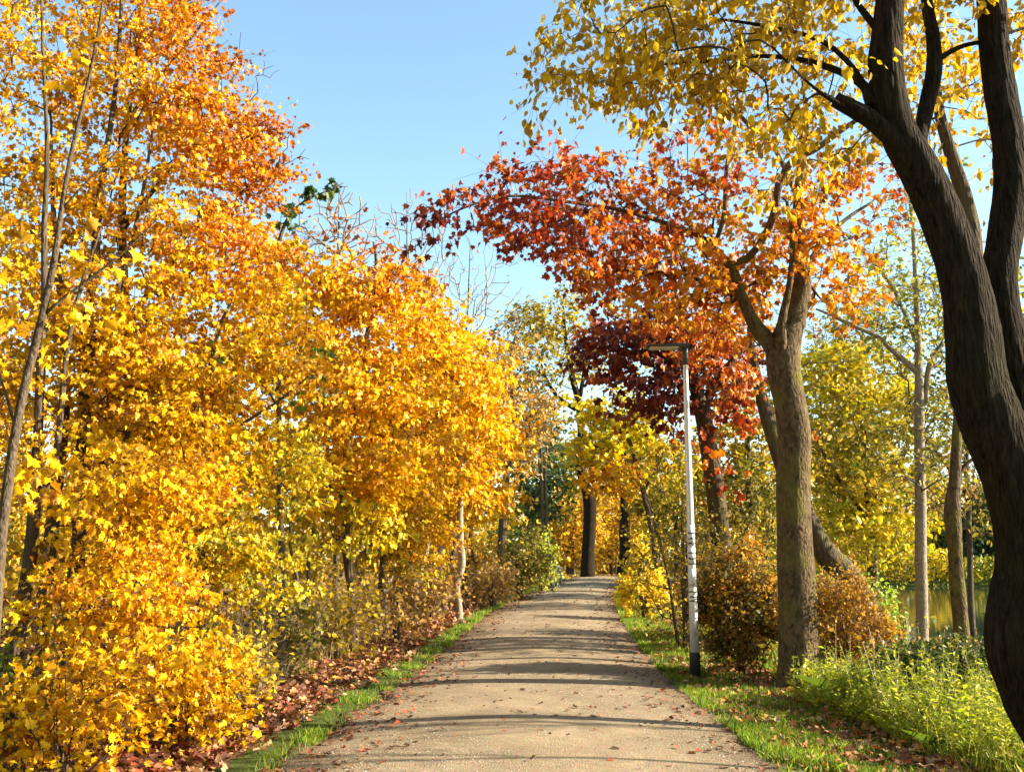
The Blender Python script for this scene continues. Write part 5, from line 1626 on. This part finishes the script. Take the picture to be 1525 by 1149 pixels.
# stickers and black bands
ink, stk = [], []
rs = np.random.default_rng(4)
for v0, v1 in ((782, 812), (815, 838), (846, 872)):
    stk.append(lathe([(0.0535, zb(v1)), (0.0535, zb(v0))], 24))
for vv, t in ((793, 4), (801, 3), (808, 3), (822, 3), (830, 4), (838, 3), (878, 3), (885, 3.5), (891, 3)):
    a0, a1 = rs.uniform(-0.3, 0.6), rs.uniform(2.6, 3.5)
    r_ = 0.0585 if vv > 872 else 0.0548
    r_ = 0.0600 if vv > 872 else r_
    aa = np.linspace(-math.pi + a0, -math.pi + a1, 14)
    z0 = zb(vv + t / 2)
    pts = []
    for q_, a_ in enumerate(aa):
        dz = 0.006 * math.sin(q_ * 0.8 + vv)
        pts += [(r_ * math.cos(a_), r_ * math.sin(a_), z0 + dz * 0.4), (r_ * math.cos(a_), r_ * math.sin(a_), z0 + t * 0.55 * k_ + dz)]
    ff = []
    for q_ in range(13):
        ff += [2 * q_, 2 * q_ + 2, 2 * q_ + 3, 2 * q_ + 1]
    ink.append((np.array(pts), np.array(ff), np.full(13, 4)))
v_, f_, s_ = join(stk)
new_mesh_obj('sticker', v_, f_, s_, M_STK, lamp)
for nm_, part_ in (('black_stripe', ink[:3]), ('black_stripe', ink[3:6]), ('black_tape', ink[6:])):
    v_, f_, s_ = join(part_)
    new_mesh_obj(nm_, v_, f_, s_, M_INK, lamp)

# leaning pale pole and the two short bollards at the far left verge
M_WHT = plain('weathered_white_paint', (0.62, 0.58, 0.50), 0.7, nscale=12, namt=0.25)
M_BOL = plain('grey_bollard', (0.22, 0.21, 0.20), 0.7, nscale=12, namt=0.3)


def post(name, lab, cat, u0, v0, u1, v1, dd, wpx, mat, grp=None, capmat=None, band=None):
    a_ = P(u0, v0, dd)
    a_[2] = float(gz(a_[0], a_[1]))
    b_ = P(u1, v1, dd)
    r_ = W(wpx, dd) / 2
    root = empty(name, a_)
    tag(root, lab, cat, grp)
    p_, q_ = catmull(np.array([a_ - [0, 0, 0.1], b_]), np.array([r_, r_ * 0.9]), 0.3)
    v_, f_, s_ = tube(p_, q_, 12)
    new_mesh_obj('shaft', v_ - a_, f_, s_, mat, root)
    v_, f_, s_ = lathe([(r_ * 1.15, 0), (r_ * 1.15, r_ * 1.0), (r_ * 0.5, r_ * 1.6)], 12)
    o = new_mesh_obj('cap', v_ + (b_ - a_) - [0, 0, r_ * 0.4], f_, s_, capmat or mat, root)
    return root


post('leaning_pole', 'thin pale pole leaning left out of the shrubs at the far left verge', 'pole', 825, 866, 816, 800, 44, 4, M_WHT)
post('bollard', 'short grey bollard with pale top beside the leaning pole, left of two', 'bollard', 829, 865, 829, 844, 44, 5, M_BOL, 'short bollards at the far left verge', M_WHT)
post('bollard', 'short grey bollard next to the leaning pole, right of two', 'bollard', 835, 865, 835, 846, 45, 4.5, M_BOL, 'short bollards at the far left verge', M_WHT)
post('marker_post', 'narrow white marker post above the yellow bush right of the path', 'post', 959, 870, 958, 797, 41, 3.5, M_WHT)

print('objects', len(bpy.data.objects), 'time', round(time.time() - T_START, 1))
